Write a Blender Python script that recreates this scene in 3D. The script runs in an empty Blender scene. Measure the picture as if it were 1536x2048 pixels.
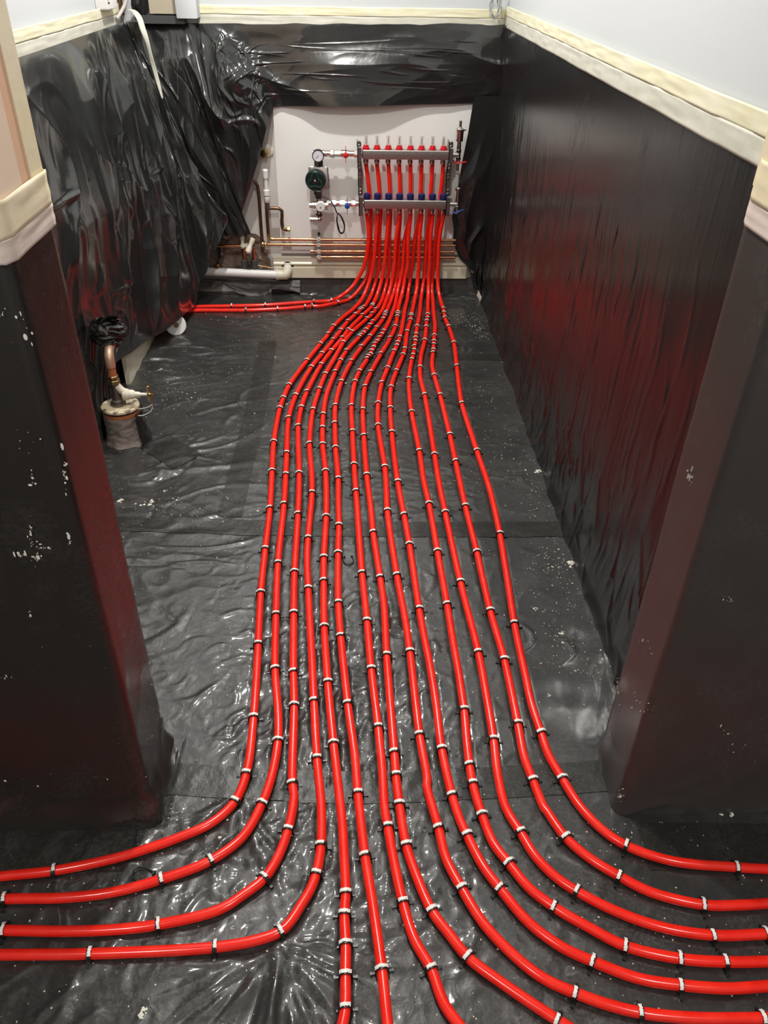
import bpy, math, random
import numpy as np
from mathutils import Vector, Matrix
random.seed(7)
SC = bpy.context.scene
COL = SC.collection
PI = math.pi

# ------------------------------------------------------------------ camera, light, exposure
CAM_H = 1.414
CAM_F = Vector((0.03384955, 0.81303243, -0.58123359))
CAM_R = Vector((0.99941546, -0.03032326, 0.01578707))
CAM_U = Vector((0.0047895, 0.58142822, 0.81358361))
CAM_FPX = 1588.3
cd = bpy.data.cameras.new('camera')
cam = bpy.data.objects.new('camera', cd)
COL.objects.link(cam)
cd.sensor_fit = 'VERTICAL'
cd.sensor_height = 36.0
cd.lens = 36.0 * CAM_FPX / 2048.0
cd.clip_start = 0.02
M = Matrix((CAM_R, CAM_U, -CAM_F)).transposed().to_4x4()
M.translation = Vector((0, 0, CAM_H))
cam.matrix_world = M
SC.camera = cam
SC.view_settings.view_transform = 'Standard'
SC.view_settings.look = 'None'
SC.view_settings.gamma = 1.0
SC.view_settings.exposure = 0.0
SC.view_settings.use_curve_mapping = False
w = bpy.data.worlds.new('world'); SC.world = w
w.use_nodes = True
w.node_tree.nodes['Background'].inputs[0].default_value = (0.8, 0.85, 0.9, 1)
w.node_tree.nodes['Background'].inputs[1].default_value = 0.05

CEIL = 2.4
def lamp(x, y, power, size, color=(1, 0.97, 0.92)):
    """a round ceiling downlight or an added hall fill lamp: its trim ring is geometry, its light an area disc in the ring"""
    ld = bpy.data.lights.new('downlight', 'AREA')
    ld.shape = 'DISK'; ld.size = size; ld.energy = power; ld.color = color
    o = bpy.data.objects.new('downlight_or_fill', ld); COL.objects.link(o)
    o.location = (x, y, CEIL - 0.012)
    return o
LAMPS = [(-0.2, 1.75, 23, 0.07), (-0.3, 3.1, 32, 0.07), (0.9, -0.3, 19, 0.12), (-0.9, -0.3, 19, 0.12)]  # last two are unseen hall fill lamps, added to brighten the foreground
for L in LAMPS: lamp(*L)

def ray(u, v):
    return CAM_F + CAM_R * ((u - 768) / CAM_FPX) - CAM_U * ((v - 1024) / CAM_FPX)
def on_floor(u, v, z=0.0):
    d = ray(u, v); return d * ((z - CAM_H) / d.z) + Vector((0, 0, CAM_H))
def on_y(u, v, y):
    """surveyed point on a vertical plane parallel to the back wall"""
    d = ray(u, v); return d * (y / d.y) + Vector((0, 0, CAM_H))
def on_x(u, v, x):
    d = ray(u, v); return d * (x / d.x) + Vector((0, 0, CAM_H))

# ------------------------------------------------------------------ materials
def new_mat(name):
    m = bpy.data.materials.new(name); m.use_nodes = True
    return m, m.node_tree, m.node_tree.nodes['Principled BSDF']
def nd(nt, t, **k):
    n = nt.nodes.new(t)
    for a, b in k.items(): setattr(n, a, b)
    return n
def noise(nt, vec, scale, detail=3, rough=0.55, dist=0.0):
    n = nd(nt, 'ShaderNodeTexNoise'); n.inputs['Scale'].default_value = scale
    n.inputs['Detail'].default_value = detail; n.inputs['Roughness'].default_value = rough
    n.inputs['Distortion'].default_value = dist
    nt.links.new(vec, n.inputs['Vector']); return n.outputs['Fac']
def pos(nt, scale=(1, 1, 1), rot=(0, 0, 0)):
    g = nd(nt, 'ShaderNodeNewGeometry'); mp = nd(nt, 'ShaderNodeMapping')
    mp.inputs['Scale'].default_value = scale; mp.inputs['Rotation'].default_value = rot
    nt.links.new(g.outputs['Position'], mp.inputs['Vector']); return mp.outputs['Vector']
def ramp(nt, fac, stops):
    r = nd(nt, 'ShaderNodeValToRGB'); e = r.color_ramp.elements
    while len(e) < len(stops): e.new(0.5)
    for i, (p, c) in enumerate(stops):
        e[i].position = p; e[i].color = (c, c, c, 1) if not isinstance(c, tuple) else (*c, 1)
    nt.links.new(fac, r.inputs[0]); return r.outputs[0]
def bump(nt, p, h, strength, dist, prev=None):
    b = nd(nt, 'ShaderNodeBump'); b.inputs['Strength'].default_value = strength
    b.inputs['Distance'].default_value = dist
    nt.links.new(h, b.inputs['Height'])
    if prev is not None: nt.links.new(prev, b.inputs['Normal'])
    nt.links.new(b.outputs[0], p.inputs['Normal']); return b.outputs[0]
def mat(name, col, rough=0.5, metal=0.0, b=None, var=None, spec=0.5, trans=0.0, coat=0.0):
    m, nt, p = new_mat(name)
    p.inputs['Base Color'].default_value = (*col, 1); p.inputs['Roughness'].default_value = rough
    p.inputs['Metallic'].default_value = metal; p.inputs['Specular IOR Level'].default_value = spec
    p.inputs['Transmission Weight'].default_value = trans; p.inputs['Coat Weight'].default_value = coat
    if var:
        sc, col2, lo, hi = var
        r = ramp(nt, noise(nt, pos(nt), sc, 5), [(lo, col), (hi, col2)])
        nt.links.new(r, p.inputs['Base Color'])
    if b:
        bump(nt, p, noise(nt, pos(nt), b[0], 4), b[1], b[2])
    return m
def film(name, rough=0.22, dust=0.5, dust_lo=0.56, dust_col=(0.20, 0.19, 0.17), base=(0.011, 0.011, 0.011),
         b1=(35, 0.35, 0.006), b2=(160, 0.25, 0.0015), stretch=(1, 1, 1), coat=0.0, fine_sc=60):
    """glossy black polythene with dusty smears and fine crinkles"""
    m, nt, p = new_mat(name)
    big = noise(nt, pos(nt), 4.0, 6, 0.65)
    fine = noise(nt, pos(nt, stretch), fine_sc, 8, 0.75)
    p.inputs['Coat Weight'].default_value = coat; p.inputs['Coat Roughness'].default_value = 0.09
    mul = nd(nt, 'ShaderNodeMath', operation='MULTIPLY')
    nt.links.new(ramp(nt, big, [(dust_lo - 0.1, 0.0), (dust_lo + 0.16, 1.0)]), mul.inputs[0])
    nt.links.new(ramp(nt, fine, [(0.45, 0.0), (0.75, 1.0)]), mul.inputs[1])
    m2 = nd(nt, 'ShaderNodeMath', operation='MULTIPLY_ADD'); m2.inputs[1].default_value = dust; m2.inputs[2].default_value = 0.012
    nt.links.new(mul.outputs[0], m2.inputs[0])
    mix = nd(nt, 'ShaderNodeMix', data_type='RGBA')
    mix.inputs['A'].default_value = (*base, 1); mix.inputs['B'].default_value = (*dust_col, 1)
    nt.links.new(m2.outputs[0], mix.inputs['Factor'])
    # small spatter
    sp = ramp(nt, noise(nt, pos(nt), 240, 2, 0.5), [(0.76, 0.0), (0.79, 0.55)])
    mix2 = nd(nt, 'ShaderNodeMix', data_type='RGBA')
    mix2.inputs['B'].default_value = (0.5, 0.48, 0.42, 1)
    nt.links.new(sp, mix2.inputs['Factor']); nt.links.new(mix.outputs['Result'], mix2.inputs['A'])
    nt.links.new(mix2.outputs['Result'], p.inputs['Base Color'])
    r = nd(nt, 'ShaderNodeMath', operation='MULTIPLY_ADD'); r.inputs[1].default_value = 0.5; r.inputs[2].default_value = rough
    nt.links.new(mul.outputs[0], r.inputs[0]); nt.links.new(r.outputs[0], p.inputs['Roughness'])
    n1 = bump(nt, p, noise(nt, pos(nt, stretch), b1[0], 3, 0.5, 0.6), b1[1], b1[2])
    bump(nt, p, noise(nt, pos(nt, stretch), b2[0], 3), b2[1], b2[2], n1)
    return m
M_FLOOR = film('floor_polythene', 0.36, 0.50, 0.50, dust_col=(0.20, 0.195, 0.18), base=(0.023, 0.023, 0.022), b1=(28, 0.35, 0.005), b2=(160, 0.22, 0.001), coat=0.6, fine_sc=150)
M_LEFT = film('draped_polythene', 0.22, 0.10, 0.64, base=(0.013, 0.014, 0.014), b1=(9, 0.2, 0.01), b2=(45, 0.08, 0.002), coat=0.6)
M_RIGHT = film('wall_polythene', 0.22, 0.10, 0.62, b1=(34, 0.10, 0.004), b2=(120, 0.06, 0.001), stretch=(1, 1, 0.12))
M_PIERR = film('scuffed_polythene', 0.34, 0.30, 0.58, dust_col=(0.30, 0.28, 0.26), base=(0.046, 0.041, 0.038), b1=(12, 0.15, 0.003), b2=(140, 0.1, 0.001), fine_sc=110)
M_PIER = film('pier_polythene', 0.26, 0.30, 0.60, dust_col=(0.26, 0.24, 0.22), base=(0.022, 0.019, 0.017), fine_sc=110, b1=(12, 0.2, 0.004), b2=(140, 0.2, 0.001))
M_TAPEB = film('black_tape', 0.33, 0.35, 0.5, base=(0.014, 0.014, 0.012), b1=(50, 0.35, 0.004), b2=(250, 0.25, 0.0015), fine_sc=140)
M_UPSTAND = mat('grey_upstand', (0.06, 0.054, 0.05), 0.5, b=(60, 0.4, 0.003), var=(25, (0.10, 0.09, 0.085), 0.4, 0.7))
M_WALL = mat('white_paint', (0.60, 0.625, 0.64), 0.6, b=(90, 0.08, 0.002))
M_BOARDW = mat('white_board', (0.86, 0.855, 0.83), 0.55, var=(6, (0.88, 0.875, 0.85), 0.4, 0.6), b=(60, 0.06, 0.002))
M_WALLG = mat('bare_plaster', (0.66, 0.64, 0.60), 0.7, var=(7, (0.63, 0.6, 0.57), 0.4, 0.6), b=(40, 0.15, 0.003))
M_CEIL = mat('ceiling_paint', (0.82, 0.82, 0.81), 0.7)
M_PINK = mat('pink_plaster', (0.80, 0.50, 0.33), 0.65, b=(40, 0.1, 0.003))
M_CREAMP = mat('cream_plaster', (0.86, 0.70, 0.54), 0.6, var=(4, (0.86, 0.66, 0.52), 0.4, 0.65), b=(30, 0.1, 0.003))
M_TAPEY = mat('masking_tape_yellow', (0.78, 0.75, 0.52), 0.5, b=(55, 0.25, 0.002), var=(10, (0.82, 0.79, 0.60), 0.4, 0.6))
M_TAPEG = mat('masking_tape_grey', (0.60, 0.60, 0.50), 0.5, b=(55, 0.3, 0.002), var=(14, (0.66, 0.65, 0.56), 0.4, 0.6))
M_TAPEO = mat('masking_tape_cream', (0.85, 0.74, 0.50), 0.5, b=(40, 0.35, 0.002), var=(9, (0.86, 0.76, 0.56), 0.4, 0.6))
M_TAPEP = mat('masking_tape_pinkish', (0.70, 0.58, 0.52), 0.55, b=(40, 0.4, 0.002), var=(9, (0.74, 0.63, 0.56), 0.4, 0.6))
M_RED = mat('red_pipe', (0.86, 0.018, 0.009), 0.2, b=(300, 0.05, 0.0005), var=(30, (0.93, 0.030, 0.015), 0.4, 0.7))
M_CLIP = mat('black_clip', (0.012, 0.012, 0.012), 0.3)
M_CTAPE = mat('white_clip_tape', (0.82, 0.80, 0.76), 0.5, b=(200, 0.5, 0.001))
M_STEEL = mat('brushed_steel', (0.50, 0.47, 0.45), 0.36, 1.0, b=(200, 0.1, 0.0006))
M_CHROME = mat('nickel', (0.72, 0.68, 0.62), 0.16, 1.0)
M_CAST = mat('cast_grey', (0.20, 0.17, 0.16), 0.35, 0.8)
M_BRASS = mat('brass', (0.72, 0.55, 0.26), 0.28, 1.0, var=(60, (0.45, 0.33, 0.16), 0.45, 0.65))
M_COPPER = mat('copper', (0.62, 0.30, 0.17), 0.25, 1.0, var=(40, (0.45, 0.22, 0.12), 0.45, 0.7))
M_OLDCOP = mat('tarnished_copper', (0.22, 0.12, 0.06), 0.35, 0.9, var=(50, (0.12, 0.08, 0.05), 0.4, 0.65))
M_BLUE = mat('blue_cap', (0.012, 0.014, 0.10), 0.4)
M_BLUEL = mat('blue_lever', (0.01, 0.07, 0.34), 0.35)
M_REDCAP = mat('red_cap', (0.62, 0.012, 0.02), 0.35)
M_CLEAR = mat('clear_tube', (0.95, 0.93, 0.86), 0.08, trans=0.85)
M_CLEARF = mat('clear_film', (0.9, 0.92, 0.92), 0.12, trans=0.9)
M_BLACK = mat('black_plastic', (0.012, 0.012, 0.012), 0.35)
M_GREEN = mat('dark_green_plastic', (0.004, 0.014, 0.012), 0.35)
M_GLINE = mat('green_line', (0.02, 0.16, 0.11), 0.4)
M_WPLAS = mat('white_plastic', (0.80, 0.80, 0.78), 0.32)
M_WOLD = mat('aged_white_plastic', (0.76, 0.72, 0.60), 0.35, var=(20, (0.62, 0.56, 0.42), 0.5, 0.75))
M_CREAM = mat('cream_gloss', (0.74, 0.70, 0.54), 0.35, var=(8, (0.68, 0.63, 0.48), 0.45, 0.7), b=(30, 0.08, 0.002))
M_FOAM = mat('grey_foam', (0.055, 0.055, 0.055), 0.8, b=(120, 0.3, 0.002))
M_BRICK = mat('broken_masonry', (0.13, 0.085, 0.06), 0.9, var=(16, (0.26, 0.20, 0.16), 0.4, 0.65), b=(45, 0.9, 0.01))
M_CRUMB = mat('plaster_crumb', (0.78, 0.76, 0.66), 0.8)
M_CRUST = mat('crusted_lid', (0.62, 0.53, 0.36), 0.55, var=(35, (0.16, 0.12, 0.09), 0.52, 0.62), b=(70, 0.5, 0.003))
M_CLAY = mat('orange_clay', (0.42, 0.14, 0.05), 0.6)
M_WRAP = mat('grey_wrap_tape', (0.30, 0.25, 0.23), 0.35, b=(50, 0.6, 0.004), var=(30, (0.16, 0.13, 0.12), 0.45, 0.7))
M_CARD = mat('brown_board', (0.42, 0.37, 0.28), 0.8, b=(150, 0.2, 0.001))
M_INK = mat('pen_marks', (0.12, 0.10, 0.10), 0.6)
M_DIAL = mat('dial_face', (0.78, 0.77, 0.84), 0.4)
M_CONC = mat('concrete', (0.05, 0.05, 0.05), 0.7)
M_STAIN = mat('rust_stain', (0.55, 0.38, 0.18), 0.6)

# ------------------------------------------------------------------ mesh builder
def origin_of(o):
    while o is not None:
        if '_o' in o: return Vector(o['_o'])
        o = o.parent
    return Vector((0, 0, 0))
class MB:
    def __init__(s): s.v = []; s.f = []
    def add(s, vs, fs):
        n = len(s.v); s.v += [tuple(v) for v in vs]; s.f += [tuple(i + n for i in f) for f in fs]; return s
    def box(s, a, b, bev=0.0):
        x0, y0, z0 = [min(a[i], b[i]) for i in range(3)]; x1, y1, z1 = [max(a[i], b[i]) for i in range(3)]
        if bev <= 0:
            vs = [(x, y, z) for x in (x0, x1) for y in (y0, y1) for z in (z0, z1)]
            return s.add(vs, [(0, 1, 3, 2), (4, 6, 7, 5), (0, 4, 5, 1), (2, 3, 7, 6), (0, 2, 6, 4), (1, 5, 7, 3)])
        # bevelled in the plan of the two larger directions: rounded prism along the shortest axis
        dims = [x1 - x0, y1 - y0, z1 - z0]; ax = dims.index(min(dims))
        o = [i for i in range(3) if i != ax]
        lo = [x0, y0, z0]; hi = [x1, y1, z1]; pts = []
        for cx, cy, a0 in ((hi[o[0]] - bev, hi[o[1]] - bev, 0), (lo[o[0]] + bev, hi[o[1]] - bev, 90),
                           (lo[o[0]] + bev, lo[o[1]] + bev, 180), (hi[o[0]] - bev, lo[o[1]] + bev, 270)):
            for k in range(5):
                t = math.radians(a0 + 22.5 * k); pts.append((cx + bev * math.cos(t), cy + bev * math.sin(t)))
        vs = []
        for w_, ins in ((lo[ax], 0.25), (lo[ax] + 0.25 * bev, 0), (hi[ax] - 0.25 * bev, 0), (hi[ax], 0.25)):
            mx = (lo[o[0]] + hi[o[0]]) / 2; my = (lo[o[1]] + hi[o[1]]) / 2
            for px, py in pts:
                q = [0, 0, 0]; q[ax] = w_
                q[o[0]] = px - math.copysign(min(ins * bev, abs(px - mx)), px - mx)
                q[o[1]] = py - math.copysign(min(ins * bev, abs(py - my)), py - my); vs.append(tuple(q))
        n = len(pts); fs = [tuple(range(n)), tuple(range(3 * n, 4 * n))]
        for r in range(3):
            for i in range(n): fs.append((r * n + i, r * n + (i + 1) % n, (r + 1) * n + (i + 1) % n, (r + 1) * n + i))
        return s.add(vs, fs)
    def lathe(s, c, axis, prof, seg=20, caps=True):
        """prof: list of (distance along axis, radius)"""
        a = Vector(axis).normalized(); t = Vector((0, 0, 1)) if abs(a.z) < 0.9 else Vector((1, 0, 0))
        u = a.cross(t).normalized(); w_ = a.cross(u); c = Vector(c); vs = []; fs = []
        for d, r in prof:
            for k in range(seg):
                th = 2 * PI * k / seg; vs.append(c + a * d + (u * math.cos(th) + w_ * math.sin(th)) * max(r, 1e-5))
        for i in range(len(prof) - 1):
            for k in range(seg):
                fs.append((i * seg + k, i * seg + (k + 1) % seg, (i + 1) * seg + (k + 1) % seg, (i + 1) * seg + k))
        if caps: fs += [tuple(range(seg)), tuple(range((len(prof) - 1) * seg, len(prof) * seg))]
        return s.add(vs, fs)
    def cyl(s, a, b, r, seg=16, ch=0.0):
        a = Vector(a); b = Vector(b); L = (b - a).length
        pr = [(0, r), (L, r)] if ch <= 0 else [(0, r - ch), (ch, r), (L - ch, r), (L, r - ch)]
        return s.lathe(a, b - a, pr, seg)
    def hexn(s, a, b, r): return s.cyl(a, b, r, 6, 0.0012)
    def tube(s, pts, r, seg=10, sm=True, closed=False):
        P = [Vector(p) for p in pts]
        if sm: P = smooth(P, 0.012 if r > 0.004 else 0.01)
        vs = []; fs = []; n = len(P); u = None
        for i in range(n):
            t = (P[min(i + 1, n - 1)] - P[max(i - 1, 0)]).normalized()
            if u is None:
                q = Vector((0, 0, 1)) if abs(t.z) < 0.9 else Vector((1, 0, 0)); u = t.cross(q).normalized()
            u = (u - t * u.dot(t)).normalized(); w_ = t.cross(u)
            for k in range(seg):
                th = 2 * PI * k / seg; vs.append(P[i] + (u * math.cos(th) + w_ * math.sin(th)) * r)
        for i in range(n - 1):
            for k in range(seg):
                fs.append((i * seg + k, i * seg + (k + 1) % seg, (i + 1) * seg + (k + 1) % seg, (i + 1) * seg + k))
        fs += [tuple(range(seg)), tuple(range((n - 1) * seg, n * seg))]
        return s.add(vs, fs)
    def sphere(s, c, r, sx=1, sy=1, sz=1, n=10):
        vs = []; fs = []; m = n * 2
        for i in range(n + 1):
            ph = PI * i / n
            for k in range(m):
                th = 2 * PI * k / m
                vs.append((c[0] + r * sx * math.sin(ph) * math.cos(th), c[1] + r * sy * math.sin(ph) * math.sin(th), c[2] + r * sz * math.cos(ph)))
        for i in range(n):
            for k in range(m): fs.append((i * m + k, i * m + (k + 1) % m, (i + 1) * m + (k + 1) % m, (i + 1) * m + k))
        return s.add(vs, fs)
    def prism(s, pts, d):
        """planar polygon (3D points) extruded by vector d"""
        n = len(pts); d = Vector(d); P = [Vector(p) for p in pts]
        return s.add(P + [p + d for p in P], [tuple(range(n)), tuple(range(n, 2 * n))] + [(i, (i + 1) % n, n + (i + 1) % n, n + i) for i in range(n)])
    def build(s, name, m, parent=None, smooth_=True, flip=False, fix=True):
        me = bpy.data.meshes.new(name)
        off = origin_of(parent)
        me.from_pydata([tuple(Vector(v) - off) for v in s.v], [], s.f)
        return finish(name, me, m, parent, smooth_, fix)
def finish(name, me, m, parent, smooth_=True, fix=True):
    import bmesh
    if fix:
        bm = bmesh.new(); bm.from_mesh(me)
        bmesh.ops.remove_doubles(bm, verts=bm.verts, dist=1e-6)
        bmesh.ops.recalc_face_normals(bm, faces=bm.faces); bm.to_mesh(me); bm.free()
    if smooth_:
        me.shade_smooth(); me.set_sharp_from_angle(angle=math.radians(38))
    me.materials.append(m)
    o = bpy.data.objects.new(name, me); COL.objects.link(o)
    if parent is not None: o.parent = parent
    return o
def smooth(P, step):
    """Catmull-Rom resampling"""
    out = []; n = len(P)
    for i in range(n - 1):
        a, b, c, d = P[max(i - 1, 0)], P[i], P[i + 1], P[min(i + 2, n - 1)]
        L = (c - b).length; k = max(1, int(L / step))
        # centripetal parametrisation
        t0 = 0; t1 = t0 + max((b - a).length, 1e-4) ** 0.5; t2 = t1 + max(L, 1e-4) ** 0.5; t3 = t2 + max((d - c).length, 1e-4) ** 0.5
        for j in range(k):
            t = t1 + (t2 - t1) * j / k
            A1 = a * ((t1 - t) / (t1 - t0)) + b * ((t - t0) / (t1 - t0))
            A2 = b * ((t2 - t) / (t2 - t1)) + c * ((t - t1) / (t2 - t1))
            A3 = c * ((t3 - t) / (t3 - t2)) + d * ((t - t2) / (t3 - t2))
            B1 = A1 * ((t2 - t) / (t2 - t0)) + A2 * ((t - t0) / (t2 - t0))
            B2 = A2 * ((t3 - t) / (t3 - t1)) + A3 * ((t - t1) / (t3 - t1))
            out.append(B1 * ((t2 - t) / (t2 - t1)) + B2 * ((t - t1) / (t2 - t1)))
    out.append(P[-1]); return out
def tag(o, label=None, cat=None, group=None, kind=None):
    if label: o['label'] = label
    if cat: o['category'] = cat
    if group: o['group'] = group
    if kind: o['kind'] = kind
    return o
EMPTIES = []
def thing(name, loc, label, cat, group=None):
    o = bpy.data.objects.new(name, None); COL.objects.link(o); o.location = loc
    o.empty_display_size = 0.02
    o['_o'] = [float(x) for x in loc]; EMPTIES.append(o)
    return tag(o, label, cat, group)
def solo(mb, name, m, label, cat, group=None, kind=None, **k):
    return tag(mb.build(name, m, None, **k), label, cat, group, kind)
def struct(mb, name, m, **k):
    o = mb.build(name, m, None, **k); o['kind'] = 'structure'; return o

# ------------------------------------------------------------------ noise and sheets
_rng = np.random.RandomState(3)
_G = _rng.rand(256, 256) * 2 * np.pi
def perlin(x, y, seed=0):
    x = np.asarray(x, float) + seed * 17.3; y = np.asarray(y, float) + seed * 7.7
    xi = np.floor(x).astype(int); yi = np.floor(y).astype(int); fx = x - xi; fy = y - yi
    def g(ix, iy, dx, dy):
        a = _G[ix & 255, iy & 255]; return np.cos(a) * dx + np.sin(a) * dy
    u = fx ** 3 * (fx * (fx * 6 - 15) + 10); v = fy ** 3 * (fy * (fy * 6 - 15) + 10)
    n00 = g(xi, yi, fx, fy); n10 = g(xi + 1, yi, fx - 1, fy); n01 = g(xi, yi + 1, fx, fy - 1); n11 = g(xi + 1, yi + 1, fx - 1, fy - 1)
    return 1.5 * ((n00 * (1 - u) + n10 * u) * (1 - v) + (n01 * (1 - u) + n11 * u) * v)
def ridged(x, y, seed=0): return (1 - np.abs(perlin(x, y, seed))) ** 3
def streaks(H, X, Y, n, region, th, L, w_, a, rng, curve=0.0):
    """long thin folds pressed into a height field H over plane coordinates X, Y"""
    xs = X[0, :]; ys = Y[:, 0]
    for _ in range(n):
        cx, cy = region(rng); t = th(cx, cy, rng) if callable(th) else rng.uniform(*th)
        l = rng.uniform(*L); ww = rng.uniform(*w_); aa = rng.uniform(*a) * (1 if rng.rand() > 0.25 else -0.7)
        i0, i1 = np.searchsorted(xs, [cx - l, cx + l]); j0, j1 = np.searchsorted(ys, [cy - l, cy + l])
        if i1 - i0 < 2 or j1 - j0 < 2: continue
        x = X[j0:j1, i0:i1] - cx; y = Y[j0:j1, i0:i1] - cy
        u = x * np.cos(t) + y * np.sin(t); v = -x * np.sin(t) + y * np.cos(t) + (rng.uniform(-1, 1) * curve) * u * u / l
        H[j0:j1, i0:i1] += aa * np.exp(-(v / ww) ** 2) * np.clip(1 - (u / l) ** 2, 0, 1) ** 1.5
def grid_mesh(name, V, m, parent=None, mask=None):
    """V: (rows, cols, 3) array"""
    r, c, _ = V.shape
    off = origin_of(parent)
    co = (V.reshape(-1, 3) - np.array(off)).astype(np.float32)
    idx = np.arange(r * c).reshape(r, c)
    q = np.stack([idx[:-1, :-1], idx[:-1, 1:], idx[1:, 1:], idx[1:, :-1]], -1).reshape(-1, 4)
    if mask is not None: q = q[mask.reshape(-1)]
    me = bpy.data.meshes.new(name)
    me.vertices.add(len(co)); me.vertices.foreach_set('co', co.ravel())
    me.loops.add(q.size); me.loops.foreach_set('vertex_index', q.ravel().astype(np.int32))
    me.polygons.add(len(q)); me.polygons.foreach_set('loop_start', np.arange(0, q.size, 4, dtype=np.int32))
    me.polygons.foreach_set('loop_total', np.full(len(q), 4, dtype=np.int32))
    me.update(calc_edges=True); me.shade_smooth(); me.materials.append(m)
    o = bpy.data.objects.new(name, me); COL.objects.link(o)
    if parent is not None: o.parent = parent
    return o
def polyl(P, t):
    """sample a polyline (n,3) at t in 0..1 by key index spacing"""
    P = np.array([list(p) for p in P], float); k = np.linspace(0, 1, len(P))
    return np.stack([np.interp(t, k, P[:, i]) for i in range(3)], -1)
def drape(cols, n, m_, fn):
    """cols: list of column polylines (top to bottom); interpolated across and down; fn displaces"""
    t = np.linspace(0, 1, m_); C = np.stack([polyl(c, t) for c in cols], 1)      # rows, keycols, 3
    s = np.linspace(0, 1, n); k = np.linspace(0, 1, len(cols))
    V = np.zeros((m_, n, 3))
    for r in range(m_):
        for i in range(3): V[r, :, i] = np.interp(s, k, C[r, :, i])
    # soften key columns
    for _ in range(6):
        V[:, 1:-1] = (V[:, :-2] + 2 * V[:, 1:-1] + V[:, 2:]) / 4
    S, T = np.meshgrid(s, t)
    return fn(V, S, T)

# ================================================================== THE SETTING
YW = 3.86; XL = -0.96; XR = 0.634; YF = 0.94; XPL = -0.407; XPR = 0.525; ZT = 1.14
struct(MB().box((-2.1, -1.6, -0.12), (2.1, 4.1, -0.02)), 'floor', M_CONC)
struct(MB().box((-2.1, -1.6, CEIL), (2.1, 4.1, CEIL + 0.1)), 'ceiling', M_CEIL)
struct(MB().box((-1.16, YW, -0.02), (0.85, YW + 0.12, CEIL)), 'wall_back', M_WALLG)
struct(MB().box((XL - 0.12, YF + 0.16, -0.02), (XL, YW, CEIL)), 'wall_left', M_WALL)
struct(MB().box((XR, YF + 0.14, -0.02), (XR + 0.12, YW, CEIL)), 'wall_right', M_WALL)
struct(MB().box((-2.0, YF + 0.006, -0.02), (XPL - 0.006, YF + 0.154, 1.15)).box((-2.0, YF, 1.15), (XPL, YF + 0.16, CEIL)), 'wall_front_left', M_CREAMP)
struct(MB().box((XPR + 0.006, YF + 0.006, -0.02), (2.0, YF + 0.134, 1.15)).box((XPR, YF, 1.15), (2.0, YF + 0.14, CEIL)), 'wall_front_right', M_CREAMP)
struct(MB().box((-2.12, -1.6, -0.02), (-2.0, YF + 0.16, CEIL)), 'wall_hall_left', M_WALL)
struct(MB().box((2.0, -1.6, -0.02), (2.12, YF + 0.14, CEIL)), 'wall_hall_right', M_WALL)
struct(MB().box((-2.0, -1.62, -0.02), (2.0, -1.5, CEIL)), 'wall_hall_back', M_WALL)
# painted upper wall over the manifold (white), lower part is bare plaster
struct(MB().box((XL, YW - 0.006, 1.12), (XR, YW, CEIL)), 'wall_back_upper', M_WALL)
for i, (x, y, e, s) in enumerate(LAMPS):
    o = MB().lathe((x, y, CEIL - 0.014), (0, 0, 1), [(0, s / 2 + 0.004), (0, s / 2 + 0.016), (0.014, s / 2 + 0.018), (0.014, s / 2 + 0.004), (0, s / 2 + 0.004)], 32, False).build('downlight_or_fill_trim', M_WPLAS)
    tag(o, ['round white downlight trim in the ceiling above the middle of the alcove', 'round white downlight trim in the ceiling near the manifold wall',
            'white trim ring of an added unseen fill lamp in the hall ceiling, right side', 'white trim ring of an added unseen fill lamp in the hall ceiling, left side'][i], 'light')

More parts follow.
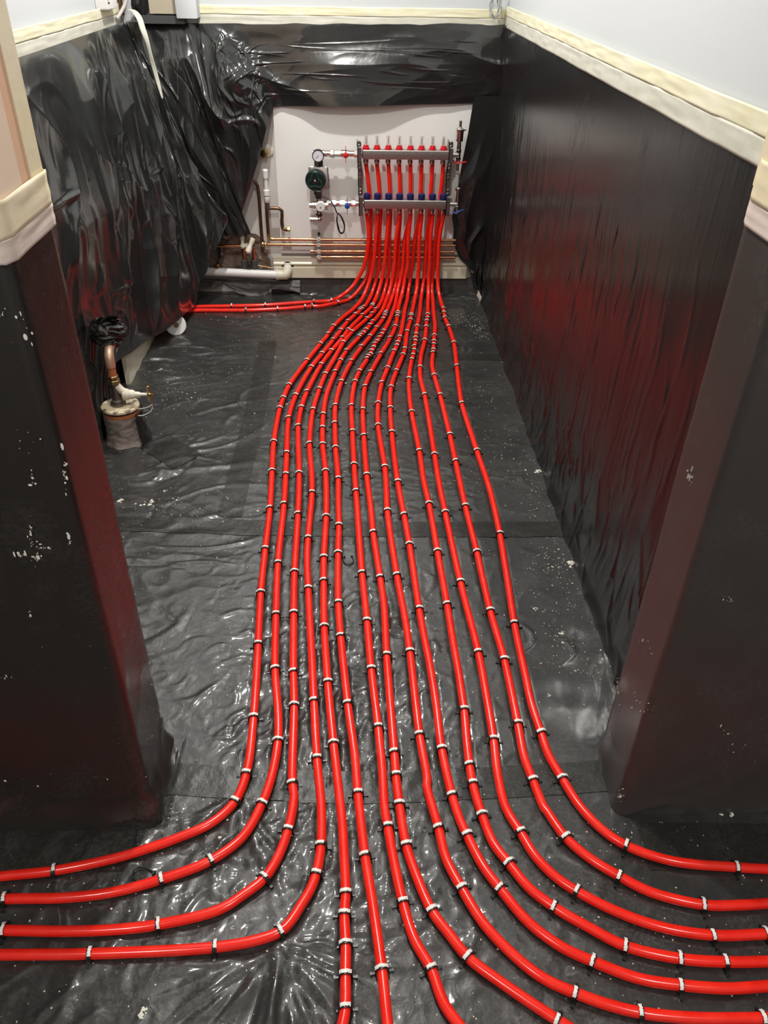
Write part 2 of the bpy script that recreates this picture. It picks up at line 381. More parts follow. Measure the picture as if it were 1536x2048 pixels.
# ------------------------------------------------------------------ surveyed pipe runs, mm: x, y, z, clip here
PATHS = {
'L1':[(50,3765,408,0),(60,3765,294,0),(37,3765,159,0),(8,3762,105,0),(-9,3753,80,0),(-47,3730,49,0),(-84,3707,31,0),(-120,3715,15,1),(-204,3698,15,1),(-308,3677,15,0),(-432,3652,15,1),(-589,3639,15,1),(-757,3627,15,0),(-891,3594,15,0)],
'L2':[(47,3795,617,0),(60,3795,521,0),(68,3795,438,0),(71,3795,394,0),(69,3795,285,0),(65,3795,149,0),(48,3789,96,0),(0,3748,38,0),(-38,3731,15,0),(-90,3689,15,1),(-171,3643,15,0),(-210,3641,15,1),(-243,3632,15,1),(-370,3604,15,1),(-516,3587,15,1),(-617,3584,15,0),(-750,3582,15,0),(-883,3550,15,0)],
'P1':[(100,3765,409,0),(94,3765,294,0),(81,3765,159,0),(69,3762,106,0),(52,3743,64,0),(28,3700,27,0),(-9,3620,14,0),(-63,3499,14,0),(-103,3393,15,1),(-125,3302,15,1),(-156,3199,15,1),(-205,3030,15,1),(-263,2806,15,1),(-277,2698,15,1),(-284,2617,15,1),(-286,2374,15,1),(-276,2188,15,1),(-265,1978,15,1),(-261,1779,15,1),(-256,1593,15,1),(-250,1494,15,0),(-244,1403,15,1),(-232,1177,15,1),(-232,1030,15,1),(-248,965,15,1),(-287,919,15,0),(-344,889,15,0),(-402,866,15,0),(-458,848,15,0),(-563,826,15,1),(-657,817,15,0),(-785,801,15,0),(-994,779,15,0)],
'P2':[(96,3795,617,0),(107,3795,522,0),(114,3795,439,0),(116,3795,394,0),(111,3795,286,0),(110,3795,149,0),(98,3789,96,0),(85,3767,56,0),(71,3734,29,0),(52,3683,14,0),(35,3623,14,1),(22,3604,14,1),(17,3584,14,1),(-6,3532,14,1),(-40,3448,15,1),(-70,3346,15,1),(-102,3240,15,1),(-145,3099,15,1),(-184,2967,15,1),(-232,2720,15,1),(-246,2542,15,1),(-236,2299,15,1),(-230,2166,15,1),(-224,1999,15,1),(-220,1715,15,1),(-209,1508,15,1),(-196,1321,15,1),(-177,1176,15,0),(-173,1112,15,1),(-179,1023,15,0),(-193,959,15,1),(-223,888,15,0),(-278,840,15,1),(-363,805,15,1),(-442,783,15,0),(-527,774,15,0),(-635,774,15,1),(-813,764,15,0),(-981,756,15,0)],
'P3':[(152,3765,409,0),(145,3765,295,0),(134,3765,160,0),(125,3762,106,0),(104,3727,46,0),(89,3689,22,0),(78,3655,14,1),(75,3640,14,1),(27,3521,14,1),(-37,3351,15,1),(-63,3260,15,1),(-107,3127,15,1),(-145,2990,15,1),(-191,2749,15,1),(-205,2623,15,1),(-208,2482,15,1),(-187,2174,15,1),(-178,1947,15,1),(-172,1677,15,1),(-164,1513,15,1),(-161,1462,15,0),(-152,1310,15,1),(-144,1209,15,1),(-135,1004,15,1),(-130,976,15,0),(-137,900,15,1),(-154,840,15,0),(-174,803,15,1),(-210,772,15,0),(-247,747,15,0),(-352,722,15,1),(-426,715,15,0),(-509,714,15,0),(-617,718,15,1),(-792,720,15,0),(-960,718,15,0)],
'P4':[(147,3795,618,0),(155,3795,522,0),(160,3795,439,0),(162,3795,394,0),(158,3795,286,0),(160,3795,150,0),(152,3789,97,0),(140,3764,53,0),(128,3723,24,0),(107,3646,14,0),(91,3594,14,1),(73,3541,14,1),(47,3482,14,1),(-20,3329,15,1),(-57,3213,15,1),(-88,3072,15,0),(-125,2902,15,1),(-144,2772,15,1),(-161,2605,15,1),(-162,2360,15,1),(-147,2176,15,0),(-141,2061,15,1),(-142,1828,15,1),(-140,1732,15,0),(-131,1608,15,1),(-122,1492,15,0),(-112,1374,15,0),(-100,1221,15,1),(-87,1065,15,1),(-74,947,15,0),(-72,866,15,1),(-79,809,15,1),(-89,778,15,0),(-104,751,15,0),(-121,722,15,0),(-138,705,15,1),(-175,692,15,0),(-247,681,15,1),(-457,675,15,1),(-553,676,15,0),(-607,677,15,0),(-773,678,15,0),(-938,679,15,0)],
'P5':[(203,3765,409,0),(189,3765,295,0),(182,3765,160,0),(174,3762,106,0),(163,3740,61,0),(146,3700,27,0),(125,3609,14,0),(90,3488,14,0),(74,3445,15,1),(60,3405,15,1),(42,3351,15,1),(30,3316,15,1),(19,3289,15,1),(12,3273,15,1),(-43,3125,15,1),(-66,3031,15,1),(-86,2923,15,1),(-115,2723,15,0),(-122,2568,15,1),(-121,2470,15,1),(-117,2355,15,1),(-102,2186,15,1),(-95,2030,15,0),(-93,1934,15,1),(-94,1739,15,1),(-91,1638,15,1),(-84,1462,15,1),(-70,1277,15,1),(-53,1103,15,1),(-42,1005,15,0),(-32,913,15,0),(-27,835,15,0),(-24,771,15,1),(-26,733,15,1),(-23,681,15,1),(-23,631,15,1),(-23,580,15,1),(-27,556,15,0),(-35,526,15,0),(-53,486,15,0)],
'P6':[(196,3795,618,0),(202,3795,522,0),(205,3795,439,0),(207,3795,395,0),(202,3795,286,0),(204,3795,150,0),(196,3789,97,0),(185,3764,53,0),(170,3717,21,0),(153,3635,14,0),(140,3561,14,1),(136,3542,14,1),(131,3515,14,1),(121,3477,14,1),(89,3375,15,1),(59,3279,15,1),(21,3168,15,1),(-22,3023,15,1),(-60,2836,15,1),(-79,2636,15,1),(-78,2502,15,1),(-72,2333,15,1),(-60,2140,15,1),(-58,2030,15,0),(-54,1889,15,1),(-54,1758,15,1),(-50,1550,15,1),(-42,1427,15,1),(-23,1212,15,1),(-7,1068,15,0),(-1,979,15,1),(12,843,15,1),(25,748,15,0),(38,638,15,1),(45,554,15,0),(54,484,15,0)],
'P7':[(246,3795,619,0),(250,3795,523,0),(251,3795,440,0),(253,3795,395,0),(231,3795,286,0),(225,3795,150,0),(216,3789,97,0),(204,3764,53,0),(194,3717,21,0),(178,3610,14,0),(146,3440,15,0),(121,3336,15,1),(111,3298,15,1),(100,3261,15,1),(88,3223,15,1),(79,3196,15,1),(73,3159,15,1),(63,3124,15,1),(59,3090,15,1),(47,3072,15,1),(43,3045,15,1),(11,2930,15,1),(-6,2836,15,1),(-19,2634,15,1),(-15,2444,15,1),(-9,2225,15,1),(-3,2068,15,1),(13,1669,15,1),(24,1481,15,1),(32,1317,15,1),(44,1145,15,1),(50,1035,15,0),(52,944,15,0),(57,903,15,1),(66,833,15,0),(79,752,15,1),(96,686,15,0),(121,637,15,1),(138,582,15,0),(170,535,15,0),(198,480,15,0)],
'P8':[(254,3765,410,0),(246,3765,295,0),(246,3765,160,0),(235,3762,107,0),(227,3741,61,0),(214,3701,28,0),(202,3635,14,0),(195,3557,14,1),(193,3533,14,1),(190,3505,14,1),(175,3390,15,1),(147,3260,15,1),(102,3096,15,1),(57,2920,15,1),(33,2792,15,1),(23,2605,15,1),(25,2413,15,1),(32,2162,15,1),(42,1980,15,0),(47,1853,15,1),(62,1650,15,1),(69,1539,15,0),(70,1361,15,1),(73,1228,15,0),(77,1077,15,1),(78,1020,15,1),(82,952,15,1),(91,863,15,1),(108,797,15,0),(130,736,15,1),(158,693,15,0),(185,655,15,1),(244,607,15,0),(318,554,15,1),(377,516,15,0),(459,474,15,0)],
'P9':[(296,3795,619,0),(297,3795,523,0),(297,3795,440,0),(298,3795,395,0),(279,3795,287,0),(270,3795,150,0),(264,3790,97,0),(255,3764,53,0),(248,3717,22,0),(231,3610,14,0),(218,3490,14,0),(190,3271,15,1),(179,3212,15,1),(172,3177,15,1),(159,3124,15,1),(126,2961,15,1),(99,2825,15,1),(81,2656,15,1),(77,2487,15,1),(92,2210,15,1),(93,2080,15,0),(92,1962,15,1),(108,1659,15,1),(121,1494,15,0),(127,1372,15,1),(134,1122,15,1),(142,1009,15,0),(140,995,15,0),(156,898,15,1),(165,834,15,0),(188,776,15,1),(221,709,15,0),(270,650,15,0),(309,617,15,0),(356,594,15,1),(402,576,15,0),(455,562,15,1),(539,552,15,0),(651,549,15,1),(794,549,15,0),(1004,552,15,0)],
'P10':[(305,3765,410,0),(298,3765,296,0),(300,3765,161,0),(297,3762,107,0),(293,3741,62,0),(282,3701,28,0),(268,3611,14,0),(256,3531,14,1),(254,3514,14,1),(248,3466,15,1),(226,3331,15,1),(206,3145,15,1),(195,3087,15,1),(160,2931,15,1),(134,2788,15,1),(125,2617,15,1),(124,2438,15,1),(131,2122,15,1),(142,1940,15,1),(150,1795,15,1),(160,1524,15,1),(168,1389,15,0),(171,1352,15,0),(177,1218,15,0),(179,1084,15,1),(190,970,15,1),(200,914,15,0),(210,882,15,1),(232,820,15,0),(258,774,15,1),(300,711,15,0),(349,668,15,0),(397,643,15,1),(467,614,15,0),(534,602,15,1),(610,595,15,0),(680,597,15,0),(822,602,15,0),(1038,605,15,0)],
'P11':[(345,3795,619,0),(344,3795,524,0),(342,3795,440,0),(343,3795,396,0),(335,3795,287,0),(332,3795,151,0),(329,3790,97,0),(322,3764,53,0),(314,3718,22,0),(296,3550,14,0),(274,3390,15,1),(264,3299,15,1),(259,3261,15,1),(256,3224,15,1),(249,3171,15,1),(244,3131,15,1),(237,3082,15,1),(229,3038,15,1),(208,2861,15,1),(203,2741,15,0),(203,2587,15,1),(213,2310,15,1),(215,2131,15,0),(222,1998,15,1),(228,1763,15,1),(234,1540,15,1),(236,1408,15,0),(239,1292,15,0),(239,1260,15,0),(239,1190,15,1),(235,1098,15,0),(234,1042,15,1),(235,997,15,1),(245,925,15,1),(259,864,15,0),(282,823,15,1),(311,775,15,0),(350,738,15,1),(403,701,15,0),(460,667,15,1),(548,644,15,1),(624,637,15,1),(696,636,15,0),(840,638,15,0),(1062,641,15,0)],
'P12':[(356,3765,410,0),(350,3765,296,0),(352,3765,161,0),(350,3762,107,0),(350,3741,62,0),(344,3668,16,0),(333,3532,14,1),(327,3487,14,1),(322,3453,15,1),(315,3385,15,1),(298,3238,15,1),(274,3102,15,0),(259,2967,15,1),(255,2865,15,0),(261,2723,15,1),(263,2287,15,1),(263,2131,15,0),(268,1952,15,1),(279,1630,15,1),(294,1367,15,1),(295,1238,15,0),(294,1107,15,1),(290,1024,15,0),(295,939,15,0),(315,886,15,1),(335,835,15,0),(364,795,15,0),(398,766,15,1),(461,727,15,0),(532,698,15,0),(618,682,15,1),(714,682,15,1),(865,686,15,0),(1092,688,15,0)],
'P13':[(395,3795,620,0),(391,3795,524,0),(387,3795,441,0),(388,3795,396,0),(377,3795,287,0),(374,3795,151,0),(371,3789,98,0),(368,3764,54,0),(371,3718,22,0),(363,3550,14,0),(356,3396,15,0),(344,3288,15,1),(337,3226,15,1),(333,3190,15,1),(327,3135,15,1),(323,3106,15,1),(311,2997,15,0),(312,2892,15,1),(320,2721,15,1),(328,2420,15,1),(330,2244,15,1),(333,1985,15,1),(340,1759,15,1),(344,1515,15,1),(354,1342,15,1),(354,1149,15,1),(353,1058,15,0),(361,1003,15,1),(372,938,15,0),(375,933,15,0),(401,873,15,1),(438,829,15,0),(484,793,15,1),(532,762,15,0),(622,736,15,1),(684,734,15,0),(740,736,15,0),(892,738,15,0),(1128,742,15,0)],
'P14':[(407,3765,411,0),(392,3765,296,0),(393,3765,161,0),(394,3762,107,0),(398,3741,62,0),(407,3690,23,0),(413,3606,14,1),(412,3554,14,1),(411,3495,14,1),(418,3391,15,1),(423,3211,15,1),(411,2977,15,1),(398,2736,15,0),(396,2653,15,1),(410,2312,15,1),(421,2077,15,0),(418,1843,15,1),(409,1653,15,0),(399,1466,15,1),(396,1289,15,0),(395,1206,15,0),(401,1123,15,1),(406,1065,15,0),(423,1006,15,1),(444,942,15,0),(475,890,15,0),(514,854,15,1),(592,821,15,0),(710,806,15,1),(768,801,15,0),(921,795,15,0),(1156,785,15,0)],
}
# ------------------------------------------------------------------ floor membrane
rng = np.random.RandomState(11)
xs = np.concatenate([np.arange(-2.0, -1.0, 0.05), np.arange(-1.0, 1.0, 0.005), np.arange(1.0, 2.001, 0.05)])
ys = np.concatenate([np.arange(-1.5, 0.5, 0.05), np.arange(0.5, 3.858, 0.005), [3.858]])
X, Y = np.meshgrid(xs, ys)
H = 0.0016 * perlin(X * 5, Y * 5, 1) + 0.0009 * perlin(X * 14, Y * 14, 2)
def sm(a, b, x): return np.clip((x - a) / (b - a), 0, 1) ** 2 * (3 - 2 * np.clip((x - a) / (b - a), 0, 1))
# medium swirling crinkles, stronger away from the right side
wx = perlin(X * 3, Y * 3, 5) * 0.5; wy = perlin(X * 3, Y * 3, 6) * 0.5
H += 0.0012 * ridged(X * 11 + wx * 2, Y * 20 + wy * 3, 3) * sm(0.5, 0.1, X)
left = sm(-0.25, -0.45, X) * sm(1.0, 1.5, Y)
H += left * (0.0035 * ridged(X * 4 + wx, Y * 7 + X * 3 + wy, 4) + 0.0015 * ridged(X * 9 + wx * 3, Y * 13, 9))
box = lambda x0, x1, y0, y1: (lambda r: (r.uniform(x0, x1), r.uniform(y0, y1)))
# tight diagonal folds between the pipes near the doorway
streaks(H, X, Y, 420, lambda r: (r.normal(-0.09, 0.12), r.normal(1.22, 0.17)), lambda x, y, r: math.radians(18 + 42 * np.clip((1.55 - y) / 0.5, 0, 1)) + r.normal(0, 0.22), (0.025, 0.085), (0.004, 0.008), (0.0012, 0.0032), rng, 1.2)
streaks(H, X, Y, 130, lambda r: (r.normal(-0.02, 0.14), r.normal(0.85, 0.10)), lambda x, y, r: math.radians(45) + r.normal(0, 0.3), (0.03, 0.10), (0.005, 0.009), (0.001, 0.0028), rng, 1.5)
streaks(H, X, Y, 90, lambda r: (r.normal(0.14, 0.14), r.normal(1.3, 0.25)), lambda x, y, r: math.radians(70) + r.normal(0, 0.4), (0.03, 0.11), (0.006, 0.011), (0.001, 0.003), rng, 1.5)
# folds radiating from the pinched spot by the fourth pipe's bend
fc = on_floor(560, 1890)
def radial(r):
    a = r.uniform(-PI * 0.95, PI * 0.15); d = r.uniform(0.06, 0.16); return (fc.x + d * math.cos(a), fc.y + d * math.sin(a))
streaks(H, X, Y, 75, radial, lambda x, y, r: math.atan2(y - fc.y, x - fc.x) + r.normal(0, 0.06), (0.05, 0.13), (0.004, 0.009), (0.0015, 0.004), rng, 0.3)
fd = on_floor(480, 1600)
def radial2(r):
    a = r.uniform(-PI * 0.9, -PI * 0.25); d = r.uniform(0.03, 0.15); return (fd.x + d * math.cos(a), fd.y + d * math.sin(a))
streaks(H, X, Y, 45, radial2, lambda x, y, r: math.atan2(y - fd.y, x - fd.x) + r.normal(0, 0.1), (0.04, 0.11), (0.006, 0.011), (0.0015, 0.004), rng, 0.5)
streaks(H, X, Y, 420, box(-0.4, 0.25, 0.95, 2.0), lambda x, y, r: r.normal(0.6, 0.7), (0.012, 0.04), (0.0035, 0.006), (0.0005, 0.0014), rng, 1.5)
streaks(H, X, Y, 260, box(-0.45, 0.35, 0.5, 0.95), lambda x, y, r: r.uniform(0, 3.14), (0.012, 0.045), (0.0035, 0.006), (0.0004, 0.0012), rng, 1.5)
# soft long creases on the alcove floor
streaks(H, X, Y, 300, box(-0.3, 0.6, 1.6, 3.5), lambda x, y, r: r.normal(0.35, 0.5), (0.03, 0.13), (0.006, 0.012), (0.0006, 0.0018), rng, 1.5)
streaks(H, X, Y, 70, box(-0.9, -0.4, 1.2, 3.2), lambda x, y, r: r.normal(0.35, 0.5), (0.06, 0.22), (0.006, 0.016), (0.002, 0.006), rng, 1.0)
streaks(H, X, Y, 60, box(-0.75, -0.3, 0.5, 0.92), lambda x, y, r: r.normal(0.9, 0.4), (0.04, 0.12), (0.006, 0.012), (0.001, 0.003), rng, 1.0)
streaks(H, X, Y, 80, box(0.1, 0.9, 0.5, 0.92), lambda x, y, r: r.normal(0.2, 0.6), (0.04, 0.12), (0.006, 0.014), (0.0006, 0.0016), rng, 1.0)
# the crinkled lap by the back wall
streaks(H, X, Y, 160, box(-0.35, 0.62, 3.70, 3.84), lambda x, y, r: r.normal(0.0, 0.15), (0.03, 0.12), (0.004, 0.008), (0.002, 0.005), rng, 0.8)
H += 0.006 * sm(3.70, 3.80, Y) * sm(-0.4, -0.3, X)
# raised seams where sheets overlap
for yy in (1.005,): H += 0.0014 * sm(yy - 0.004, yy + 0.004, Y)
# the torn flap between the eighth and ninth pipes
fh = on_floor(792, 1255)
H += 0.011 * np.exp(-(((X - fh.x) / 0.028) ** 2 + ((Y - fh.y - 0.01) / 0.016) ** 2)) - 0.010 * np.exp(-(((X - fh.x) / 0.022) ** 2 + ((Y - fh.y + 0.022) / 0.011) ** 2))
H = np.clip(H + 0.001, -0.006, 0.03)
H = np.where((X < XPL + 0.03) & (Y > YF - 0.02) & (Y < YF + 0.2), np.minimum(H, 0.001), H)
for P_ in PATHS.values():        # the pipes press the sheet flat under them
    for (x0_, y0_, z0_, c0_), (x1_, y1_, z1_, c1_) in zip(P_[:-1], P_[1:]):
        if z0_ > 30: continue
        k_ = max(1, int(math.hypot(x1_ - x0_, y1_ - y0_) / 5))
        for q_ in range(k_):
            px_ = (x0_ + (x1_ - x0_) * q_ / k_) / 1000; py_ = (y0_ + (y1_ - y0_) * q_ / k_) / 1000
            i0 = np.searchsorted(xs, px_ - 0.012); i1 = np.searchsorted(xs, px_ + 0.012); j0 = np.searchsorted(ys, py_ - 0.008); j1 = np.searchsorted(ys, py_ + 0.008)
            H[j0:j1, i0:i1] = np.minimum(H[j0:j1, i0:i1], 0.0012)
def hf(x, y):
    i = int(np.clip(np.searchsorted(xs, x), 0, len(xs) - 1)); j = int(np.clip(np.searchsorted(ys, y), 0, len(ys) - 1)); return float(H[j, i])
cxm = (X[:-1, :-1] + X[1:, 1:]) / 2; cym = (Y[:-1, :-1] + Y[1:, 1:]) / 2
keep = ~((cym > YF + 0.01) & ((cxm < XL) | (cxm > XR)))
keep &= ~((cym > YF + 0.01) & (cym < YF + 0.13) & ((cxm < XPL - 0.01) | (cxm > XPR + 0.01)))
mem = grid_mesh('floor_membrane', np.stack([X, Y, H], -1), M_FLOOR, None, keep)
tag(mem, 'wrinkled black polythene membrane covering the whole floor under the red pipes', 'plastic sheet')

def strip(name, pts, width, m, label, lift=0.0012, step=0.02, rag=0.0, cat='tape'):
    """a tape band laid on the membrane, following its folds"""
    P = smooth([Vector((p[0], p[1], 0)) for p in pts], step); n = len(P); V = np.zeros((2 + 7, n, 3)); rr = random.Random(len(name) + n)
    for i, p in enumerate(P):
        t = (P[min(i + 1, n - 1)] - P[max(i - 1, 0)]).normalized(); s_ = Vector((-t.y, t.x, 0))
        for k in range(9):
            o = (k / 8 - 0.5) * width
            if k in (0, 8): o += rr.uniform(-rag, rag)
            q = p + s_ * o; V[k, i] = (q.x, q.y, hf(q.x, q.y) + lift)
    return tag(grid_mesh(name, V, m), label, cat)
a, b = on_floor(548, 690), on_floor(455, 1055)
strip('tape_strip', [(-0.385, 3.25), (-0.375, 2.6), (-0.385, 1.95)], 0.075, M_TAPEB, 'dull black tape band running along the floor left of the pipes', 0.0016, 0.01)
strip('tape_strip', [(-0.93, 1.93), (-0.4, 1.90), (0.1, 1.885), (0.63, 1.88)], 0.075, M_TAPEB, 'dull black tape band crossing the alcove floor under the pipes', 0.0014, 0.01)
strip('tape_strip', [(-0.40, 1.03), (0.0, 1.00), (0.52, 1.02)], 0.075, M_TAPEB, 'dusty black tape band across the doorway under the pipes', 0.0014, 0.01)
strip('tape_strip', [(0.40, 3.10), (0.62, 3.09)], 0.06, M_TAPEB, 'short dark tape patch on the floor at the right wall', 0.0014, 0.01)
strip('tape_strip', [(-0.70, 2.40), (-0.56, 2.26)], 0.12, M_TAPEB, 'dark tape patch on the floor beside the wrapped pipe stub', 0.0016, 0.01)
strip('tape_strip', [(0.55, 0.86), (1.2, 0.84)], 0.10, M_TAPEB, 'dusty black tape band along the foot of the right wall end', 0.0014, 0.01)
strip('tape_strip', [(-0.43, 0.87), (-1.2, 0.90)], 0.09, M_TAPEB, 'dusty black tape band along the foot of the left wall end', 0.0014, 0.01)

# ------------------------------------------------------------------ right wall sheet
n, m_ = 900, 150
yy = np.linspace(YF + 0.14, YW - 0.002, n); zz = np.linspace(0.0, ZT + 0.012, m_)
YY, ZZ = np.meshgrid(yy, zz)
D = 0.006 + 0.0015 * perlin(YY * 1.6, ZZ * 0.8, 21)
band = sm(0.98, 0.80, ZZ) * sm(0.02, 0.25, ZZ)
slant = YY - ZZ * 0.10 + 0.02 * perlin(YY * 2, ZZ * 3, 24)
D += band * (0.0012 + 0.0012 * np.clip(perlin(YY * 1.2 + ZZ * 2.5, ZZ * 0.6 - YY * 0.4, 31) * 2 + 0.3, 0, 1)) * np.abs(perlin(slant * 26, ZZ * 1.4, 22)) * (0.4 + 0.6 * np.clip(perlin(YY * 1.5, ZZ * 2, 29) + 0.6, 0, 1))
D += sm(1.0, 0.6, ZZ) * 0.0042 * perlin(slant * 8.0, ZZ * 0.9, 23)
D += sm(0.75, 0.2, ZZ) * 0.004 * ridged(slant * 4.0, ZZ * 0.8, 25)
rq = np.random.RandomState(23)
streaks(D, YY, ZZ, 260, lambda r: (r.uniform(1.1, 3.8), r.uniform(0.08, 0.8)), lambda x, y, r: PI / 2 + 0.12 + r.normal(0, 0.08), (0.04, 0.20), (0.004, 0.009), (0.0008, 0.0026), rq, 0.3)
streaks(D, YY, ZZ, 120, lambda r: (r.uniform(1.1, 3.8), r.uniform(0.02, 0.3)), lambda x, y, r: PI / 2 - 0.5 + r.normal(0, 0.3), (0.03, 0.12), (0.005, 0.010), (0.002, 0.005), rq, 0.6)
D += sm(0.22, 0.0, ZZ) * (0.008 * ridged(YY * 6 + ZZ * 4, ZZ * 2.5, 26) + 0.004)
D += sm(0.05, 0.0, ZZ) * 0.010
D += sm(3.55, 3.80, YY) * 0.006 * ridged(YY * 14, ZZ * 1.2, 27)
rw = grid_mesh('wall_membrane', np.stack([XR - np.maximum(D, 0.0015), YY, ZZ], -1), M_RIGHT)
tag(rw, 'glossy rippled black polythene sheet taped over the long right wall', 'plastic sheet')

# ------------------------------------------------------------------ sheets round the two wall ends
def pier(name, path, z1, label, seed, m=None, lip=0.016):
    """path: plan polyline of the sheet, outward normals to its left"""
    P = [Vector((p[0], p[1], 0)) for p in path]; pts = []; nr = []
    for i in range(len(P) - 1):
        L = (P[i + 1] - P[i]).length; k = max(2, int(L / 0.008)); t = (P[i + 1] - P[i]).normalized()
        for j in range(k):
            pts.append(P[i].lerp(P[i + 1], j / k)); nr.append(Vector((-t.y, t.x, 0)))
    pts.append(P[-1]); nr.append(nr[-1])
    for _ in range(1):
        nr = [(nr[max(i - 1, 0)] + nr[i] * 2 + nr[min(i + 1, len(nr) - 1)]).normalized() for i in range(len(nr))]
    s = np.cumsum([0] + [(pts[i + 1] - pts[i]).length for i in range(len(pts) - 1)])
    zs = np.linspace(0, 1, 120) ** 1.3 * z1; S, Z = np.meshgrid(s, zs)
    px = np.array([p.x for p in pts]); py = np.array([p.y for p in pts]); nx = np.array([p.x for p in nr]); ny = np.array([p.y for p in nr])
    D = 0.004 + 0.0015 * perlin(S * 4, Z * 3, seed) + 0.0012 * ridged(S * 9, Z * 5, seed + 1) * sm(0.9, 0.3, Z)
    D += sm(0.09, 0.0, Z) * (lip + 0.5 * lip * perlin(S * 12, Z * 3, seed + 2)) + sm(0.16, 0.03, Z) * 0.006 * ridged(S * 7 + Z * 6, Z * 9, seed + 3)
    V = np.stack([px[None, :] + nx[None, :] * D, py[None, :] + ny[None, :] * D, Z + 0.0005], -1)
    return tag(grid_mesh(name, V, m or M_PIER), label, 'plastic sheet')
pier('wall_membrane', [(-0.60, YF + 0.16), (XPL - 0.006, YF + 0.16), (XPL, YF + 0.154), (XPL, YF + 0.007), (XPL - 0.007, YF), (-1.95, YF)], 1.125,
     'black polythene sheet wrapped round the left wall end, splashed with plaster', 40)
pier('wall_membrane', [(1.95, YF), (XPR + 0.007, YF), (XPR, YF + 0.007), (XPR, YF + 0.134), (XPR + 0.006, YF + 0.14), (0.62, YF + 0.14)], 1.14,
     'black polythene sheet wrapped round the right wall end with scuffed corner', 50, M_PIERR, 0.005)

# ------------------------------------------------------------------ draped sheet on the left wall
def crumple(S, T, k, seed):
    return ridged(S * 5 * k + 0.6 * perlin(S * 4, T * 3, seed), T * 1.6 + S, seed) - 0.4
cols = []
topL = [Vector((XL + 0.012, y, ZT)) for y in (1.12, 1.6, 2.0, 2.4, 2.75, 3.0, 3.2, 3.4, 3.55, 3.66, 3.74, 3.80, 3.83, 3.84)]
botL = [Vector((XL + 0.06, 1.12, 0.01)), Vector((XL + 0.06, 1.6, 0.01)), Vector((XL + 0.05, 2.0, 0.01)), Vector((XL + 0.06, 2.30, 0.02)), on_x(214, 742, -0.885), on_x(243, 712, -0.872), on_x(262, 702, -0.866), on_x(300, 674, -0.858),
        on_y(328, 662, 3.18), on_y(360, 634, 3.32), on_y(386, 612, 3.58), on_y(398, 567, 3.62), on_y(414, 530, 3.64), on_y(436, 487, 3.68)]
cut = on_y(452, 437, 3.72)
for i, (a, b) in enumerate(zip(topL, botL)):
    mid = a.lerp(b, 0.5) + Vector((0.05 if 3 < i < 12 else 0.02, -0.02, 0.0))
    cols.append([a, a.lerp(mid, 0.5), mid, mid.lerp(b, 0.5), b])
cols.append([Vector((XL + 0.03, 3.845, ZT)), on_y(318, 230, 3.80), on_y(385, 340, 3.76), on_y(425, 400, 3.74), cut])
def fnL(V, S, T):
    a = np.clip(T * 6, 0, 1) * np.clip((1.02 - T) * 8, 0.25, 1)
    d = 0.034 * perlin(S * 8 + 0.5 * perlin(S * 5, T * 2, 60), T * 1.1, 61)
    d += 0.026 * ridged(S * 9 + 0.4 * perlin(S * 3, T * 3, 62) + T * 0.4, T * 1.0, 63)
    d += 0.012 * ridged(S * 12 + T * 1.5, T * 2.0 + S * 3, 64) * np.clip(0.3 + 1.4 * perlin(S * 3, T * 2, 67), 0, 1) + 0.007 * ridged(S * 9 - T * 3, T * 3.5 + S * 3, 65)
    d += 0.004 * perlin(S * 90, T * 6, 66) * np.clip((0.35 - S) * 6, 0, 1)
    rq = np.random.RandomState(31); K = np.zeros_like(S)
    streaks(K, S, T, 60, lambda r: (r.uniform(0, 1), r.uniform(0.1, 0.95)), lambda x, y, r: PI / 2 + r.normal(0, 0.10), (0.08, 0.30), (0.003, 0.007), (0.004, 0.012), rq, 0.15)
    streaks(K, S, T, 30, lambda r: (r.uniform(0.1, 1), r.uniform(0.3, 0.95)), lambda x, y, r: PI / 2 + r.normal(0, 0.6), (0.03, 0.10), (0.004, 0.007), (0.003, 0.009), rq, 0.4)
    d += K
    V[..., 0] += np.maximum(a * d, -0.01) + 0.004
    V[..., 1] -= a * d * 0.55 * np.clip((S - 0.6) * 4, 0, 1)
    return V
V = drape(cols, 560, 260, fnL)
V[..., 0] = np.maximum(V[..., 0], XL + 0.004); V[..., 2] = np.maximum(V[..., 2], 0.006); V[..., 1] = np.minimum(V[..., 1], YW - 0.006)
tag(grid_mesh('wall_membrane', V, M_LEFT), 'crumpled black polythene sheet hanging in folds from the left alcove wall', 'plastic sheet')

# sheet on the back wall: upper band plus the part hanging left of the white board
def by(u, v, y=3.835): return on_y(u, v, y)
keys = [((246, 44), (300, 250), (428, 472)), ((290, 44), (350, 250), (452, 470)), ((320, 44), (385, 250), (478, 468)), ((345, 44), (405, 250), (503, 467)), ((362, 44), (420, 230), (484, 425)),
        ((378, 46), (432, 210), (502, 370)), ((395, 46), (445, 180), (520, 310)), ((412, 46), (470, 150), (535, 250)), ((440, 46), (500, 130), (545, 213)), ((490, 46), (540, 128), (575, 211)), ((600, 46), (625, 128), (650, 209)),
        ((760, 46), (765, 128), (770, 208)), ((880, 46), (880, 128), (880, 207)), ((950, 46), (948, 128), (946, 206)), ((1010, 48), (1008, 128), (1006, 208))]
cols = [[by(*a, 3.85), by(*b, 3.80 if b[0] < 500 else 3.835), by(*c, 3.79 if c[1] > 230 else 3.84)] for a, b, c in keys]
